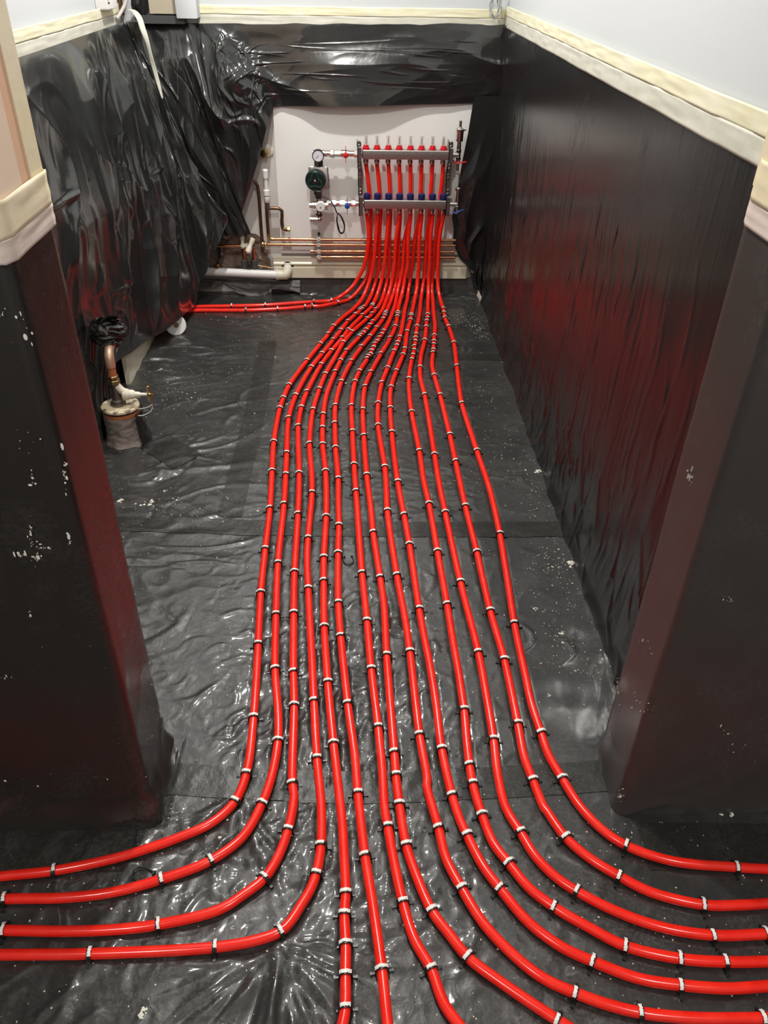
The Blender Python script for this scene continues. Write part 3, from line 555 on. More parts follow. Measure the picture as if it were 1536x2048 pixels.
def fnB(V, S, T):
    a = np.clip(T * 6, 0, 1) * (0.35 + 0.65 * np.clip((0.72 - S) * 4, 0, 1))
    d = 0.034 * perlin(S * 4.5 + T * 0.6, T * 1.1, 70) + 0.028 * ridged(S * 4.5 + 0.4 * perlin(S * 2, T * 2, 71) - T * 0.5, T * 0.9, 72)
    d += 0.009 * ridged(S * 7 + T * 1.5, T * 2.2 - S * 3, 73) + 0.003 * ridged(S * 12, T * 3 + S * 5, 74)
    rq = np.random.RandomState(37); K = np.zeros_like(S)
    streaks(K, S, T, 60, lambda r: (r.uniform(0, 0.6), r.uniform(0.1, 0.95)), lambda x, y, r: PI / 2 + r.normal(0, 0.25), (0.05, 0.25), (0.004, 0.009), (0.003, 0.010), rq, 0.3)
    streaks(K, S, T, 40, lambda r: (r.uniform(0.5, 0.9), r.uniform(0.1, 0.9)), lambda x, y, r: r.normal(0.5, 0.7), (0.03, 0.09), (0.006, 0.012), (0.002, 0.006), rq, 0.5)
    d += K
    V[..., 1] -= np.maximum(a * d + 0.004, -0.015) + 0.045 * np.exp(-((S - 0.74) / 0.07) ** 2) * T ** 2
    return V
V = drape(cols, 520, 200, fnB); V[..., 1] = np.minimum(V[..., 1], YW - 0.008); V[..., 0] = np.clip(V[..., 0], XL + 0.008, XR - 0.004)
tag(grid_mesh('wall_membrane', V, M_LEFT), 'black polythene sheet across the back wall above and left of the manifold board', 'plastic sheet')

# narrow sheet hanging in the right back corner
rows = [((948, 192), (1003, 192)), ((936, 265), (992, 265)), ((925, 319), (985, 319)), ((915, 377), (979, 377)), ((904, 434), (971, 434)), ((907, 458), (969, 458)), ((905, 483), (968, 483)),
        ((918, 514), (966, 514)), ((939, 537), (965, 537)), ((943, 560), (964, 560)), ((952, 590), (966, 592)), ((966, 618), (970, 620))]
A = [by(*a, 3.825) for a, b in rows]; B = [by(*b, 3.83) for a, b in rows]
A[-1] = on_floor(965, 612); B[-1] = on_floor(972, 612)
for q in B: q.x = XR - 0.003 if q.z > 0.3 else min(q.x, XR - 0.006)
t = np.linspace(0, 1, 160); PA = polyl(A, t); PB = polyl(B, t); s_ = np.linspace(0, 1, 50)
V = PA[:, None, :] * (1 - s_)[None, :, None] + PB[:, None, :] * s_[None, :, None]
S, T = np.meshgrid(s_, t)
V[..., 1] -= np.maximum(0.004, 0.004 + sm(0.05, 0.35, T) * 0.016 * ridged(S * 1.6 + T, T * 2.2, 80) * np.sin(PI * np.clip(S, 0, 1)) + 0.012 * sm(0.6, 0.8, T) * ridged(S * 2, T * 9, 81))
V[..., 1] = np.minimum(V[..., 1], YW - 0.016)
tag(grid_mesh('wall_membrane', V, M_LEFT), 'narrow black polythene flap hanging in the back right corner', 'plastic sheet')

# ------------------------------------------------------------------ masking tape along the top edges
def tape_band(name, path, z0, zm, z1, out, label, ms=(M_TAPEG, M_TAPEY), seed=1, sag=0.0):
    """two overlapping runs of tape on a wall: lower over the black sheet, upper over the paint"""
    P = [Vector((p[0], p[1], 0)) for p in path]; root = thing(name, (P[0].x, P[0].y, z0), label, 'tape')
    pts = []; nr = []
    for i in range(len(P) - 1):
        k = max(2, int((P[i + 1] - P[i]).length / 0.012)); t_ = (P[i + 1] - P[i]).normalized()
        for j in range(k): pts.append(P[i].lerp(P[i + 1], j / k)); nr.append(Vector((-t_.y, t_.x, 0)))
    pts.append(P[-1]); nr.append(nr[-1])
    for nm, a, b, lift, m in (('lower_run', z0, zm + 0.0002, 0.0, ms[0]), ('upper_run', zm - 0.0002, z1, 0.0006, ms[1])):
        R = 9; V = np.zeros((R, len(pts), 3)); rr = np.random.RandomState(seed)
        for r in range(R):
            for i, p in enumerate(pts):
                z = a + (b - a) * r / (R - 1) + 0.0012 * float(perlin(i * 0.05, 3.3, seed)) 
                o = out + lift + 0.0012 * float(perlin(i * 0.12, r * 0.4, seed + 3))
                V[r, i] = (p.x + nr[i].x * o, p.y + nr[i].y * o, z)
        ob = grid_mesh(nm, V, m, root)
        sol = ob.modifiers.new('thickness', 'SOLIDIFY'); sol.thickness = 0.0006
    return root
tape_band('masking_tape', [(XR, YF + 0.15), (XR, YW - 0.01)], 1.142, 1.183, 1.218, 0.010, 'long pale masking tape band sloping across the top of the right wall sheet', seed=2)
tape_band('masking_tape', [(XR - 0.01, YW), (-0.645, YW)], 1.136, 1.172, 1.205, 0.014, 'straight pale masking tape band along the top of the back wall sheet', seed=3)
tape_band('masking_tape', [(XL, 3.80), (XL, 1.12)], 1.128, 1.172, 1.206, 0.014, 'pale masking tape band along the top of the left alcove wall sheet', seed=4)
# masked ends of the two short walls
tape_band('masking_tape', [(-0.55, YF + 0.16), (XPL, YF + 0.16), (XPL, YF), (-1.9, YF)], 1.103, 1.130, 1.172, 0.007, 'cream and pinkish tape wrapped round the left wall end above its black sheet', (M_TAPEP, M_TAPEO), 5)
tape_band('masking_tape', [(1.9, YF), (XPR, YF), (XPR, YF + 0.14), (0.60, YF + 0.14)], 1.118, 1.150, 1.20, 0.007, 'cream tape wrapped round the right wall end above its black sheet', (M_TAPEP, M_TAPEO), 6)
for x, sx, lab in ((XPL, 1, 'left'), (XPR, -1, 'right')):
    root = thing('masking_tape', (x, YF, 1.2), 'pale vertical tape strips masking both corners of the %s wall end' % lab, 'tape')
    d = 0.16 if sx > 0 else 0.14
    for a, b, nm in ((-0.003, 0.085, 'near_strip'), (d - 0.042, d + 0.003, 'far_strip')):
        MB().box((x, YF + a, 1.165), (x + sx * 0.004, YF + b, 2.39)).build(nm, M_CREAMP if nm == 'near_strip' else M_TAPEO, root)
    # bare pink plaster between the strips
    struct(MB().box((x - sx * 0.001, YF + 0.001, 1.155), (x + sx * 0.002, YF + d - 0.001, 2.39)), 'trim_1' if sx > 0 else 'trim_2', M_PINK)

# ================================================================== RED PIPES AND CLIPS
PLAB = {
 'L1': 'red heating pipe turning left along the back wall, the rear one of that pair',
 'L2': 'red heating pipe turning left along the back wall, the front one of that pair',
 'P1': 'outermost left red heating pipe, bending left closest to the left wall end',
 'P2': 'second red heating pipe from the left, bending left in front of the doorway',
 'P3': 'third red heating pipe from the left, bending left in front of the doorway',
 'P4': 'fourth red heating pipe from the left, innermost of those bending left',
 'P5': 'fifth red heating pipe from the left, straight with five close clips near the camera',
 'P6': 'sixth red heating pipe from the left, running straight out at the bottom',
 'P7': 'seventh red heating pipe from the left, slanting right at the bottom edge',
 'P8': 'eighth red heating pipe from the left, sweeping right to the bottom edge',
 'P9': 'ninth red heating pipe from the left, nearest the camera of those leaving right',
 'P10': 'tenth red heating pipe from the left, second nearest of those leaving right',
 'P11': 'eleventh red heating pipe from the left, bending right in the foreground',
 'P12': 'twelfth red heating pipe from the left, bending right in the foreground',
 'P13': 'thirteenth red heating pipe from the left, bending right inside the outermost one',
 'P14': 'outermost right red heating pipe, bending closest to the right wall end'}
ORD = ['first', 'second', 'third', 'fourth', 'fifth', 'sixth', 'seventh', 'eighth', 'ninth', 'tenth', 'eleventh', 'twelfth', 'thirteenth', 'fourteenth',
       'fifteenth', 'sixteenth', 'seventeenth', 'eighteenth', 'nineteenth', 'twentieth', 'twenty-first', 'twenty-second', 'twenty-third', 'twenty-fourth', 'twenty-fifth', 'twenty-sixth', 'twenty-seventh', 'twenty-eighth']
PR = 0.0093
def clip_body(v):
    """U shaped staple: arch over the pipe, two legs, barbed feet lying on the membrane; local x across the pipe"""
    mb = MB(); w_ = 0.0036; ri = PR + 0.0006; ro = ri + 0.0022; zc = 0.0125; n = 12
    vs = []; prof = [(-1, 0)] + [(-math.cos(PI * k / n), math.sin(PI * k / n)) for k in range(n + 1)] + [(1, 0)]
    for k, (cx, sz) in enumerate(prof):
        for r in (ri, ro):
            for y in (-w_, w_):
                z = 0.001 if k in (0, n + 2) else zc + r * sz
                vs.append((cx * r, y, z))
    fs = []
    for k in range(len(prof) - 1):
        a = 4 * k; b = a + 4
        fs += [(a, a + 1, b + 1, b), (a + 2, b + 2, b + 3, a + 3), (a, b, b + 2, a + 2), (a + 1, a + 3, b + 3, b + 1)]
    fs += [(0, 2, 3, 1), (4 * (n + 2), 4 * (n + 2) + 1, 4 * (n + 2) + 3, 4 * (n + 2) + 2)]
    mb.add(vs, fs)
    for s in (-1, 1):
        mb.box((s * (ro - 0.001), -0.0016, 0.0030), (s * (ro + 0.0075 + 0.001 * (v % 2)), 0.0016, 0.0052))
        mb.box((s * (ro + 0.0048), -0.0026, 0.0022), (s * (ro + 0.0085), 0.0026, 0.0064))
    return mb
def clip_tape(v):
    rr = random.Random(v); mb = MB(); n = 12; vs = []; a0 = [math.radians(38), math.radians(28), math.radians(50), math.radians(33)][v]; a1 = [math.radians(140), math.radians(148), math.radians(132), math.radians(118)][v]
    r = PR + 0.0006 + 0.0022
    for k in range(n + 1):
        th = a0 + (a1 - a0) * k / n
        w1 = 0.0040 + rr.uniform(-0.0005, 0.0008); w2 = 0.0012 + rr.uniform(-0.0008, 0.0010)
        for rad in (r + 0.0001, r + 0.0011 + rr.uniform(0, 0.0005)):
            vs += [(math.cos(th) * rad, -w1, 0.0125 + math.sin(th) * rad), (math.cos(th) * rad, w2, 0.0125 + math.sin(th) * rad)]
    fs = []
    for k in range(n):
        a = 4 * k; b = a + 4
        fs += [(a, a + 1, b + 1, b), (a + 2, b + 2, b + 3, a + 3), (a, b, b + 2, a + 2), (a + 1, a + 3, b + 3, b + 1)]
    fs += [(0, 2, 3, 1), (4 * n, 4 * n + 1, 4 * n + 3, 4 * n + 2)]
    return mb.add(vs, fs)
def clip_proto(v):
    r = bpy.data.objects.new('pipe_clip', None); r['_o'] = [0.0, 0.0, 0.0]; r.empty_display_size = 0.01
    b = clip_body(v).build('clip_arch', M_CLIP, r)
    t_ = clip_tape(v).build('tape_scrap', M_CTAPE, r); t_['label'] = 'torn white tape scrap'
    return r, b, t_
PROTO = [clip_proto(v) for v in range(4)]
CLIPG = 'black clips holding the red pipes to the floor'
def place_clip(p, ang, label, v, dz=0.0, tape=True):
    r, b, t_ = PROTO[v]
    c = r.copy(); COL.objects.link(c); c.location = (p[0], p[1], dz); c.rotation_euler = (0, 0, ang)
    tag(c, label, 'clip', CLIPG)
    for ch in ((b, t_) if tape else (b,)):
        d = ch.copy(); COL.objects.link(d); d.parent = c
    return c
rc = random.Random(5)
for name, P in PATHS.items():
    pts = [Vector((x / 1000, y / 1000, max(z, 12 if z < 20 else z) / 1000)) for x, y, z, c in P]
    for p in pts:
        if p.z < 0.018: p.z = 0.0125
    solo(MB().tube(pts, PR, 14), 'heating_pipe', M_RED, PLAB[name], 'pipe', 'red heating pipes')
    side = name[0] == 'L'
    idx = [i for i, q in enumerate(P) if q[3]]
    tot = len(idx)
    for k, i in enumerate(idx):
        t_ = (pts[min(i + 1, len(pts) - 1)] - pts[max(i - 1, 0)])
        if (pts[min(i + 1, len(pts) - 1)] - pts[i]).length < 0.012 and i + 2 < len(pts): t_ = pts[i + 2] - pts[max(i - 2, 0)]
        ang = math.atan2(t_.y, t_.x) - PI / 2 + rc.gauss(0, 0.05)
        if side: lab = 'black clip with white tape scrap on the %s left-turning pipe, %s from its left end' % ('rear' if name == 'L1' else 'front', ORD[tot - 1 - k])
        else: lab = 'black clip with white tape scrap, %s from the near end of %s pipe from left' % (ORD[tot - 1 - k], ORD[int(name[1:]) - 1])
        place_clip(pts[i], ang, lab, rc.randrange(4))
for r, b, t_ in PROTO:
    for o in (b, t_, r): bpy.data.objects.remove(o)
# two stray clips lying on the membrane
def stray(p, ang, label):
    root = thing('loose_clip', (p.x, p.y, 0.004), label, 'clip')
    mb = MB(); A = [(-0.012, 0.022), (-0.014, 0.0), (-0.010, -0.012), (0.0, -0.017), (0.010, -0.012), (0.014, 0.0), (0.012, 0.022)]
    ca, sa = math.cos(ang), math.sin(ang)
    mb.tube([(p.x + x * ca - y * sa, p.y + x * sa + y * ca, 0.0065) for x, y in A], 0.0018, 6)
    mb.build('arch', M_CLIP, root)
    m2 = MB()
    for s in (-1, 1):
        x, y = s * 0.012, 0.020; m2.add([(p.x + (x + dx) * ca - (y + dy) * sa, p.y + (x + dx) * sa + (y + dy) * ca, z) for dx in (-0.004, 0.004) for dy in (-0.002, 0.002) for z in (0.004, 0.008)],
               [(0, 1, 3, 2), (4, 6, 7, 5), (0, 4, 5, 1), (2, 3, 7, 6), (0, 2, 6, 4), (1, 5, 7, 3)])
    m2.build('barbs', M_CLIP, root)
stray(on_floor(697, 1125), 0.1, 'loose black clip lying flat between the sixth and seventh pipes')
stray(on_floor(283, 1752), -2.0, 'loose black clip lying behind the second left-bending pipe in the foreground')

# ================================================================== BACK WALL
YB = 3.842   # face of the white board
a = on_y(545, 206, YB); b = on_y(946, 206, YB); c = on_y(915, 480, YB); d = on_y(545, 500, YB)
solo(MB().box((a.x, YB, 0.20), (0.60, YW - 0.001, 0.90)), 'backing_board', M_BOARDW, 'large white board on the back wall that carries the steel manifold', 'board')
p0 = on_y(548, 557, 3.82); zt = on_y(600, 515, 3.83).z; zb = on_y(600, 557, 3.82).z
# cream moulded skirting with a mitred right end
prof = [(0.0, zb), (0.026, zb), (0.026, zb + 0.050), (0.018, zb + 0.055), (0.018, zb + 0.060), (0.026, zb + 0.064), (0.026, zb + 0.069), (0.017, zb + 0.078), (0.013, zb + 0.088), (0.013, zt - 0.006), (0.009, zt), (0.0, zt)]
x0 = on_y(548, 540, 3.83).x; x1 = on_y(938, 540, 3.83).x
mb = MB(); n = len(prof)
vs = [(x0, YW - 0.004 - d_, z) for d_, z in prof] + [(x1 - (d_ * 1.0) + 0.012, YW - 0.004 - d_, z) for d_, z in prof]
mb.add(vs, [tuple(range(n)), tuple(range(n, 2 * n))] + [(i, (i + 1) % n, n + (i + 1) % n, n + i) for i in range(n)])
solo(mb, 'skirting_board', M_CREAM, 'cream moulded skirting board below the copper pipes on the back wall', 'skirting board', smooth_=False)
# dark upstand below it
mb = MB().box((x0 - 0.02, YW - 0.018, 0.004), (XR - 0.03, YW - 0.003, zb + 0.002))
solo(mb, 'upstand_strip', M_UPSTAND, 'dark grey strip along the wall foot below the cream skirting board', 'strip')

# torn grey underlay hanging under the white waste pipe
top = [on_y(u, v, 3.83) for u, v in ((398, 556), (430, 557), (470, 558), (520, 560), (560, 562), (600, 560))]
bot = [on_y(u, v, 3.80) for u, v in ((398, 577), (436, 574), (446, 566), (470, 583), (500, 592), (522, 600), (536, 585), (542, 576), (562, 579), (600, 584))]
t = np.linspace(0, 1, 90); A = polyl(top, t); B = polyl(bot, t); s_ = np.linspace(0, 1, 22)
V = A[None] * (1 - s_)[:, None, None] + B[None] * s_[:, None, None]; S, T = np.meshgrid(t, s_)
V[..., 1] -= 0.010 * ridged(S * 5, T * 2, 90) * T; V[..., 1] = np.minimum(V[..., 1], YW - 0.004)
tag(grid_mesh('torn_underlay', V, M_UPSTAND), 'torn grey underlay sheet with ragged lower edge under the white waste pipe', 'sheet')
# broken masonry patch
rr = random.Random(4)
ctr = on_y(455, 505, 3.845); pts = []
for u, v in ((385, 545), (392, 500), (425, 470), (470, 462), (512, 468), (530, 482), (528, 500), (540, 520), (545, 545), (470, 552)): pts.append(on_y(u, v, 3.85))
mb = MB().prism([(p.x, 3.852, p.z) for p in pts], (0, -0.006, 0))
for i in range(60):
    u = rr.uniform(395, 532); v = rr.uniform(475, 548); q = on_y(u, v, 3.85); mb.sphere((q.x, 3.846, q.z), rr.uniform(0.006, 0.014), 1.2, 0.6, 0.8, 4)
solo(mb, 'broken_masonry', M_BRICK, 'patch of broken brown masonry behind the white waste pipe at the wall foot', 'masonry', smooth_=False)

# ------------------------------------------------------------------ manifold
YM = 3.775; MT = on_y(810, 313, YM); MBt = on_y(810, 414, YM - 0.02)
man = thing('heating_manifold', (MT.x, YB, MBt.z - 0.06), 'steel eight port underfloor heating manifold with red flow meters and blue caps', 'manifold')
def P3(u, v, y=YM): return on_y(u, v, y)
xl, xr = P3(724, 313).x, P3(898, 313).x
def rail(nm, zc, y, xa, xb):
    h = 0.0175; MB().box((xa, y - 0.017, zc - h), (xb, y + 0.017, zc + h), 0.006).build(nm, M_STEEL, man)
    return
def rail2(nm, zc, y, xa, xb):
    mb = MB(); h = 0.0195; w_ = 0.018; r = 0.0045; pr = []
    for cy, cz, a0 in ((w_ - r, h - r, 0), (-(w_ - r), h - r, 90), (-(w_ - r), -(h - r), 180), (w_ - r, -(h - r), 270)):
        for k in range(5):
            th = math.radians(a0 + 22.5 * k); pr.append((cy + r * math.cos(th), cz + r * math.sin(th)))
    n = len(pr)
    vs = []
    for x, s in ((xa, 0.8), (xa + 0.004, 1), (xb - 0.004, 1), (xb, 0.8)):
        vs += [(x, y + a * s, zc + b * s) for a, b in pr]
    fs = [tuple(range(n)), tuple(range(3 * n, 4 * n))]
    for q in range(3): fs += [(q * n + i, q * n + (i + 1) % n, (q + 1) * n + (i + 1) % n, (q + 1) * n + i) for i in range(n)]
    mb.add(vs, fs); return mb.build(nm, M_STEEL, man)
zT = P3(810, 311, YM - 0.02).z; zB = P3(810, 411, YM - 0.05).z
yT = YM + 0.005; yBt = YM - 0.022
xl2, xr2 = P3(727, 411, yBt).x, P3(893, 411, yBt).x
fr = rail2('flow_rail', zT, yT, xl, xr); rail2('return_rail', zB, yBt, xl2, xr2)
# pen marks on the flow rail
mk = MB(); yk = yT - 0.0183
for u in (743.5, 765.5, 788, 807, 832): q = P3(u, 313, yk); mk.box((q.x - 0.0005, yk, zT - 0.015), (q.x + 0.0005, yk + 0.0006, zT + 0.015))
rr = random.Random(8)
for u0, u1, hh in ((728, 740, 1), (748, 760, 1), (769, 779, 1), (791, 803, 1.2), (812, 828, 1), (837, 842, 1), (862, 892, 0.6)):
    u = u0
    while u < u1:
        q = P3(u, 311, yk); k = rr.choice((0, 1, 2)); s = 0.0026 * hh
        a_ = rr.uniform(-0.0015, 0.0015)
        mk.tube([(q.x, yk, q.z - s), (q.x + a_, yk, q.z + s), (q.x + 0.002, yk, q.z + (s if k else -s)), (q.x + 0.0025, yk, q.z - s * (k - 1))], 0.00035, 4, False); u += 2.4
q0, q1 = P3(856, 317, yk), P3(873, 317, yk); mk.box((q0.x, yk, q0.z - 0.0022), (q1.x, yk + 0.0005, q0.z + 0.0018))
o = mk.build('pen_marks', M_INK, fr) if False else mk.build('pen_marks', M_INK, man)
PU = [732, 754, 776.5, 798.5, 821, 843, 865, 887]; PB_ = [734, 755, 777, 799, 820.5, 843, 865, 886]
for k in range(8):
    x = P3(PU[k], 300, yT).x; xb = P3(PB_[k], 400, yBt).x
    g = MB().lathe((x, yT, zT + 0.017), (0, 0, 1), [(0, 0.012), (0.002, 0.0155), (0.010, 0.0155), (0.0115, 0.0125), (0.019, 0.0115), (0.020, 0.008)], 20)
    fm = g.build('flow_meter', M_REDCAP, man)
    MB().lathe((x, yT, zT + 0.035), (0, 0, 1), [(0, 0.0085), (0.030, 0.0065), (0.034, 0.0060), (0.034, 0.0082), (0.038, 0.0082), (0.0385, 0.006)], 16).build('sight_glass', M_CLEAR, fm)
    MB().cyl((x, yT, zT + 0.040), (x, yT, zT + 0.068), 0.0012, 8).build('indicator_rod', M_CAST, fm)
    mb = MB().lathe((x, yT, zT - 0.018), (0, 0, -1), [(0, 0.008), (0.004, 0.008), (0.0045, 0.0125), (0.017, 0.0125), (0.021, 0.0095), (0.023, 0.0095)], 16)
    mb.build('pipe_union', M_CHROME, man)
    cp = MB().lathe((xb, yBt, zB + 0.018), (0, 0, 1), [(0, 0.009), (0.003, 0.0145), (0.021, 0.0150), (0.026, 0.0135), (0.028, 0.009)], 20)
    for j in range(20):
        th = 2 * PI * j / 20; cx, cy = xb + 0.0150 * math.cos(th), yBt + 0.0150 * math.sin(th); cp.box((cx - 0.0007, cy - 0.0007, zB + 0.022), (cx + 0.0007, cy + 0.0007, zB + 0.039))
    cp.build('valve_cap', M_BLUE, man)
    MB().lathe((xb, yBt, zB - 0.019), (0, 0, -1), [(0, 0.008), (0.004, 0.008), (0.0045, 0.0125), (0.017, 0.0125), (0.021, 0.0095), (0.023, 0.0095)], 16).build('pipe_union', M_CHROME, man)
# wall brackets
def bracket(ut, vt, ub, vb):
    """slotted galvanised rail standing off the wall on each side, with clamps over both rails"""
    a = P3(ut, vt, YM - 0.01); b = P3(ub, vb, YM - 0.01); mb = MB()
    N = 18; y0, y1 = YM + 0.030, YB
    def X(z): return b.x + (a.x - b.x) * (z - b.z) / (a.z - b.z)
    for z0_, z1_, yf in ((zT + 0.030, a.z, YM), (zT - 0.030, zT + 0.030, YM - 0.024), (zT - 0.062, zT - 0.030, YM), (zB + 0.062, zT - 0.062, YM + 0.018), (zB + 0.030, zB + 0.062, YM), (b.z, zB + 0.030, YM - 0.045)):
        xm = X((z0_ + z1_) / 2); mb.box((xm - 0.0095, yf, min(z0_, z1_)), (xm + 0.0095, yf + 0.004, max(z0_, z1_)))
        mb.box((xm - 0.0095, yf, min(z0_, z1_)), (xm - 0.0065, y1, max(z0_, z1_)))
    br = mb.build('wall_bracket', M_CAST, man, smooth_=False)
    bl = MB()
    for z, yf in ((zT + 0.052, YM), (zT + 0.036, YM), (zT - 0.040, YM), (zT - 0.055, YM), (zT - 0.085, YM + 0.018), (zB + 0.105, YM + 0.018), (zB + 0.055, YM), (zB + 0.040, YM)):
        bl.lathe((X(z), yf, z), (0, -1, 0), [(0, 0.0055), (0.004, 0.0055), (0.0055, 0.0035)], 6)
    bl.build('bolts', M_CHROME, br)
bracket(718, 285, 722, 428); bracket(903, 285, 893, 428)
# isolating valves, left side
def fitting_run(y, z, xs_, parent, mats=M_CHROME):
    """row of unions and hexagons on one axis: (x0, x1, radius, hex?)"""
    mb = MB()
    for x0_, x1_, r, hx in xs_: (mb.hexn if hx else mb.cyl)((x0_, y, z), (x1_, y, z), r)
    return mb.build('valve_body', mats, parent)
def U(u, y=YM): return P3(u, 313, y).x
v1 = fitting_run(yT, zT, [(U(715), xl, 0.013, 0), (U(708), U(717), 0.0165, 1), (U(694), U(708), 0.013, 0), (U(682), U(696), 0.0165, 0), (U(668), U(682), 0.014, 1), (U(660), U(668), 0.0185, 1), (U(645), U(662), 0.013, 0)], man)
q = P3(691.5, 313, yT - 0.030)
MB().lathe((U(691.5, yT), yT - 0.012, zT - 0.002), (0, -1, 0), [(0, 0.010), (0.014, 0.012), (0.020, 0.010), (0.022, 0.005)], 16).box((U(691.5, yT) - 0.0014, yT - 0.030, zT - 0.033), (U(691.5, yT) + 0.0014, yT - 0.016, zT + 0.036)).build('butterfly_handle', M_REDCAP, v1)
UB = lambda u: P3(u, 411, yBt).x
v2 = fitting_run(yBt, zB, [(UB(717), xl2, 0.013, 0), (UB(703), UB(711), 0.0165, 1), (UB(709), UB(719), 0.0125, 0), (UB(690), UB(703), 0.0145, 0), (UB(680), UB(690), 0.0165, 1), (UB(664), UB(672), 0.0175, 1), (UB(654), UB(682), 0.0135, 0)], man)
MB().lathe((UB(694.5), yBt - 0.012, zB - 0.006), (0, -1, 0), [(0, 0.010), (0.014, 0.012), (0.020, 0.010), (0.022, 0.005)], 16).box((UB(694.5) - 0.0014, yBt - 0.030, zB - 0.040), (UB(694.5) + 0.0014, yBt - 0.016, zB + 0.030)).build('butterfly_handle', M_BLUEL, v2)
# end pieces, right side
xv = P3(916.5, 320, YM).x
mb = MB().cyl((xr, yT, zT), (xv, yT, zT), 0.011).hexn((xr + 0.004, yT, zT), (xr + 0.016, yT, zT), 0.015)
mb.cyl((xv, yT, zT - 0.035), (xv, yT, zT + 0.040), 0.0095).hexn((xv, yT, zT + 0.010), (xv, yT, zT + 0.022), 0.0125).hexn((xv, yT, zT - 0.020), (xv, yT, zT - 0.008), 0.012)
mb.cyl((xv, yT, zT - 0.066), (xv, yT, zT - 0.035), 0.0065)
e1 = mb.build('end_piece', M_CHROME, man)
MB().lathe((xv, yT, zT + 0.040), (0, 0, 1), [(0, 0.009), (0.012, 0.009), (0.016, 0.0155), (0.054, 0.0165), (0.056, 0.018), (0.064, 0.018), (0.070, 0.010), (0.074, 0.0062), (0.098, 0.0062)], 20).box((xv + 0.012, yT - 0.004, zT + 0.098), (xv + 0.026, yT + 0.004, zT + 0.104)).build('air_vent', M_CHROME, e1)
MB().tube([(xv - 0.028, yT - 0.006, zT - 0.020), (xv - 0.012, yT - 0.012, zT - 0.032), (xv + 0.010, yT - 0.014, zT - 0.030), (xv + 0.036, yT - 0.010, zT - 0.027)], 0.0032, 8).build('drain_lever', M_REDCAP, e1)
xv2 = P3(914, 420, YM - 0.02).x; zq = zB
mb = MB().cyl((xr2, yBt, zq), (xv2, yBt, zq), 0.010).hexn((xr2 + 0.004, yBt, zq), (xr2 + 0.014, yBt, zq), 0.014)
mb.cyl((xv2, yBt, zq - 0.042), (xv2, yBt, zq + 0.060), 0.0085).hexn((xv2, yBt, zq - 0.018), (xv2, yBt, zq - 0.006), 0.012).lathe((xv2, yBt, zq + 0.056), (0, 0, 1), [(0, 0.008), (0.004, 0.0145), (0.014, 0.0145), (0.018, 0.010)], 18)
e2 = mb.build('end_piece', M_CHROME, man)
MB().tube([(xv2 - 0.022, yBt - 0.006, zq - 0.030), (xv2 - 0.006, yBt - 0.014, zq - 0.038), (xv2 + 0.010, yBt - 0.013, zq - 0.026), (xv2 + 0.030, yBt - 0.010, zq - 0.022)], 0.003, 8).build('drain_lever', M_BLUEL, e2)

# ------------------------------------------------------------------ pump set left of the manifold
px, py = P3(632, 360, 3.76).x, 3.775
pump = thing('circulation_pump', (px, YB, P3(630, 440, 3.76).z), 'dark green and grey circulation pump with dial gauge and mixing valve', 'pump')
gz = P3(635, 312, yT).z
MB().cyl((U(626), yT, zT), (U(648), yT, zT), 0.015).hexn((U(637, yT), yT, zT - 0.052), (U(637, yT), yT, zT - 0.026), 0.022).cyl((U(637, yT), yT, zT - 0.026), (U(637, yT), yT, zT), 0.016).build('upper_union', M_CHROME, pump)
gx = P3(636, 312, yT - 0.03).x; gzz = P3(636, 312, yT - 0.03).z
ga = MB().lathe((gx, yT - 0.010, gzz), (0, -1, 0), [(0, 0.010), (0.006, 0.0265), (0.020, 0.0265), (0.023, 0.0250), (0.023, 0.0225), (0.021, 0.0220)], 28)
ga = ga.build('gauge', M_BLACK, pump)
MB().lathe((gx, yT - 0.031, gzz), (0, -1, 0), [(0, 0.0222), (0.0012, 0.0222)], 28).build('dial_face', M_DIAL, ga)
mk = MB().tube([(gx - 0.001, yT - 0.0328, gzz + 0.006), (gx + 0.002, yT - 0.0328, gzz), (gx - 0.010, yT - 0.0328, gzz - 0.008)], 0.0008, 6, False)
for k in range(16):
    th = math.radians(-45 + 270 * k / 15); mk.tube([(gx + 0.017 * math.cos(th), yT - 0.0325, gzz + 0.017 * math.sin(th)), (gx + 0.0195 * math.cos(th), yT - 0.0325, gzz + 0.0195 * math.sin(th))], 0.0004, 4, False)
mk.build('pointer', M_INK, ga)
# pump housing: cast plate and round green head facing slightly left
c = P3(630, 362, py - 0.05); hx_ = P3(634, 362, py)
MB().lathe((hx_.x + 0.006, py + 0.050, c.z), (0, -1, 0), [(0, 0.030), (0.012, 0.047), (0.040, 0.049), (0.058, 0.044)], 28).cyl((U(637, yT), py + 0.01, c.z), (U(637, yT), py + 0.01, zT - 0.050), 0.019).cyl((hx_.x + 0.004, py + 0.01, c.z), (hx_.x + 0.004, py + 0.01, c.z - 0.085), 0.017).build('pump_housing', M_CAST, pump)
MB().box((hx_.x - 0.036, py - 0.010, c.z - 0.046), (hx_.x + 0.052, py - 0.004, c.z + 0.052), 0.010).build('mounting_plate', M_STEEL, pump)
hd = MB().lathe((c.x + 0.003, py - 0.006, c.z - 0.002), (-0.10, -1, 0), [(0, 0.046), (0.026, 0.0455), (0.034, 0.0435), (0.038, 0.039), (0.038, 0.001)], 36).build('pump_head', M_GREEN, pump)
cf = Vector((c.x - 0.0010, py - 0.0447, c.z - 0.002)); fx = Vector((1, -0.10, 0)).normalized()
pts = []
for k in range(72):
    th = 2 * PI * k / 72; r = 0.0275 + 0.0085 * math.cos(3 * (th - PI / 2)) ; pts.append(cf + fx * (r * math.cos(th)) + Vector((0, 0, 1)) * (r * math.sin(th)))
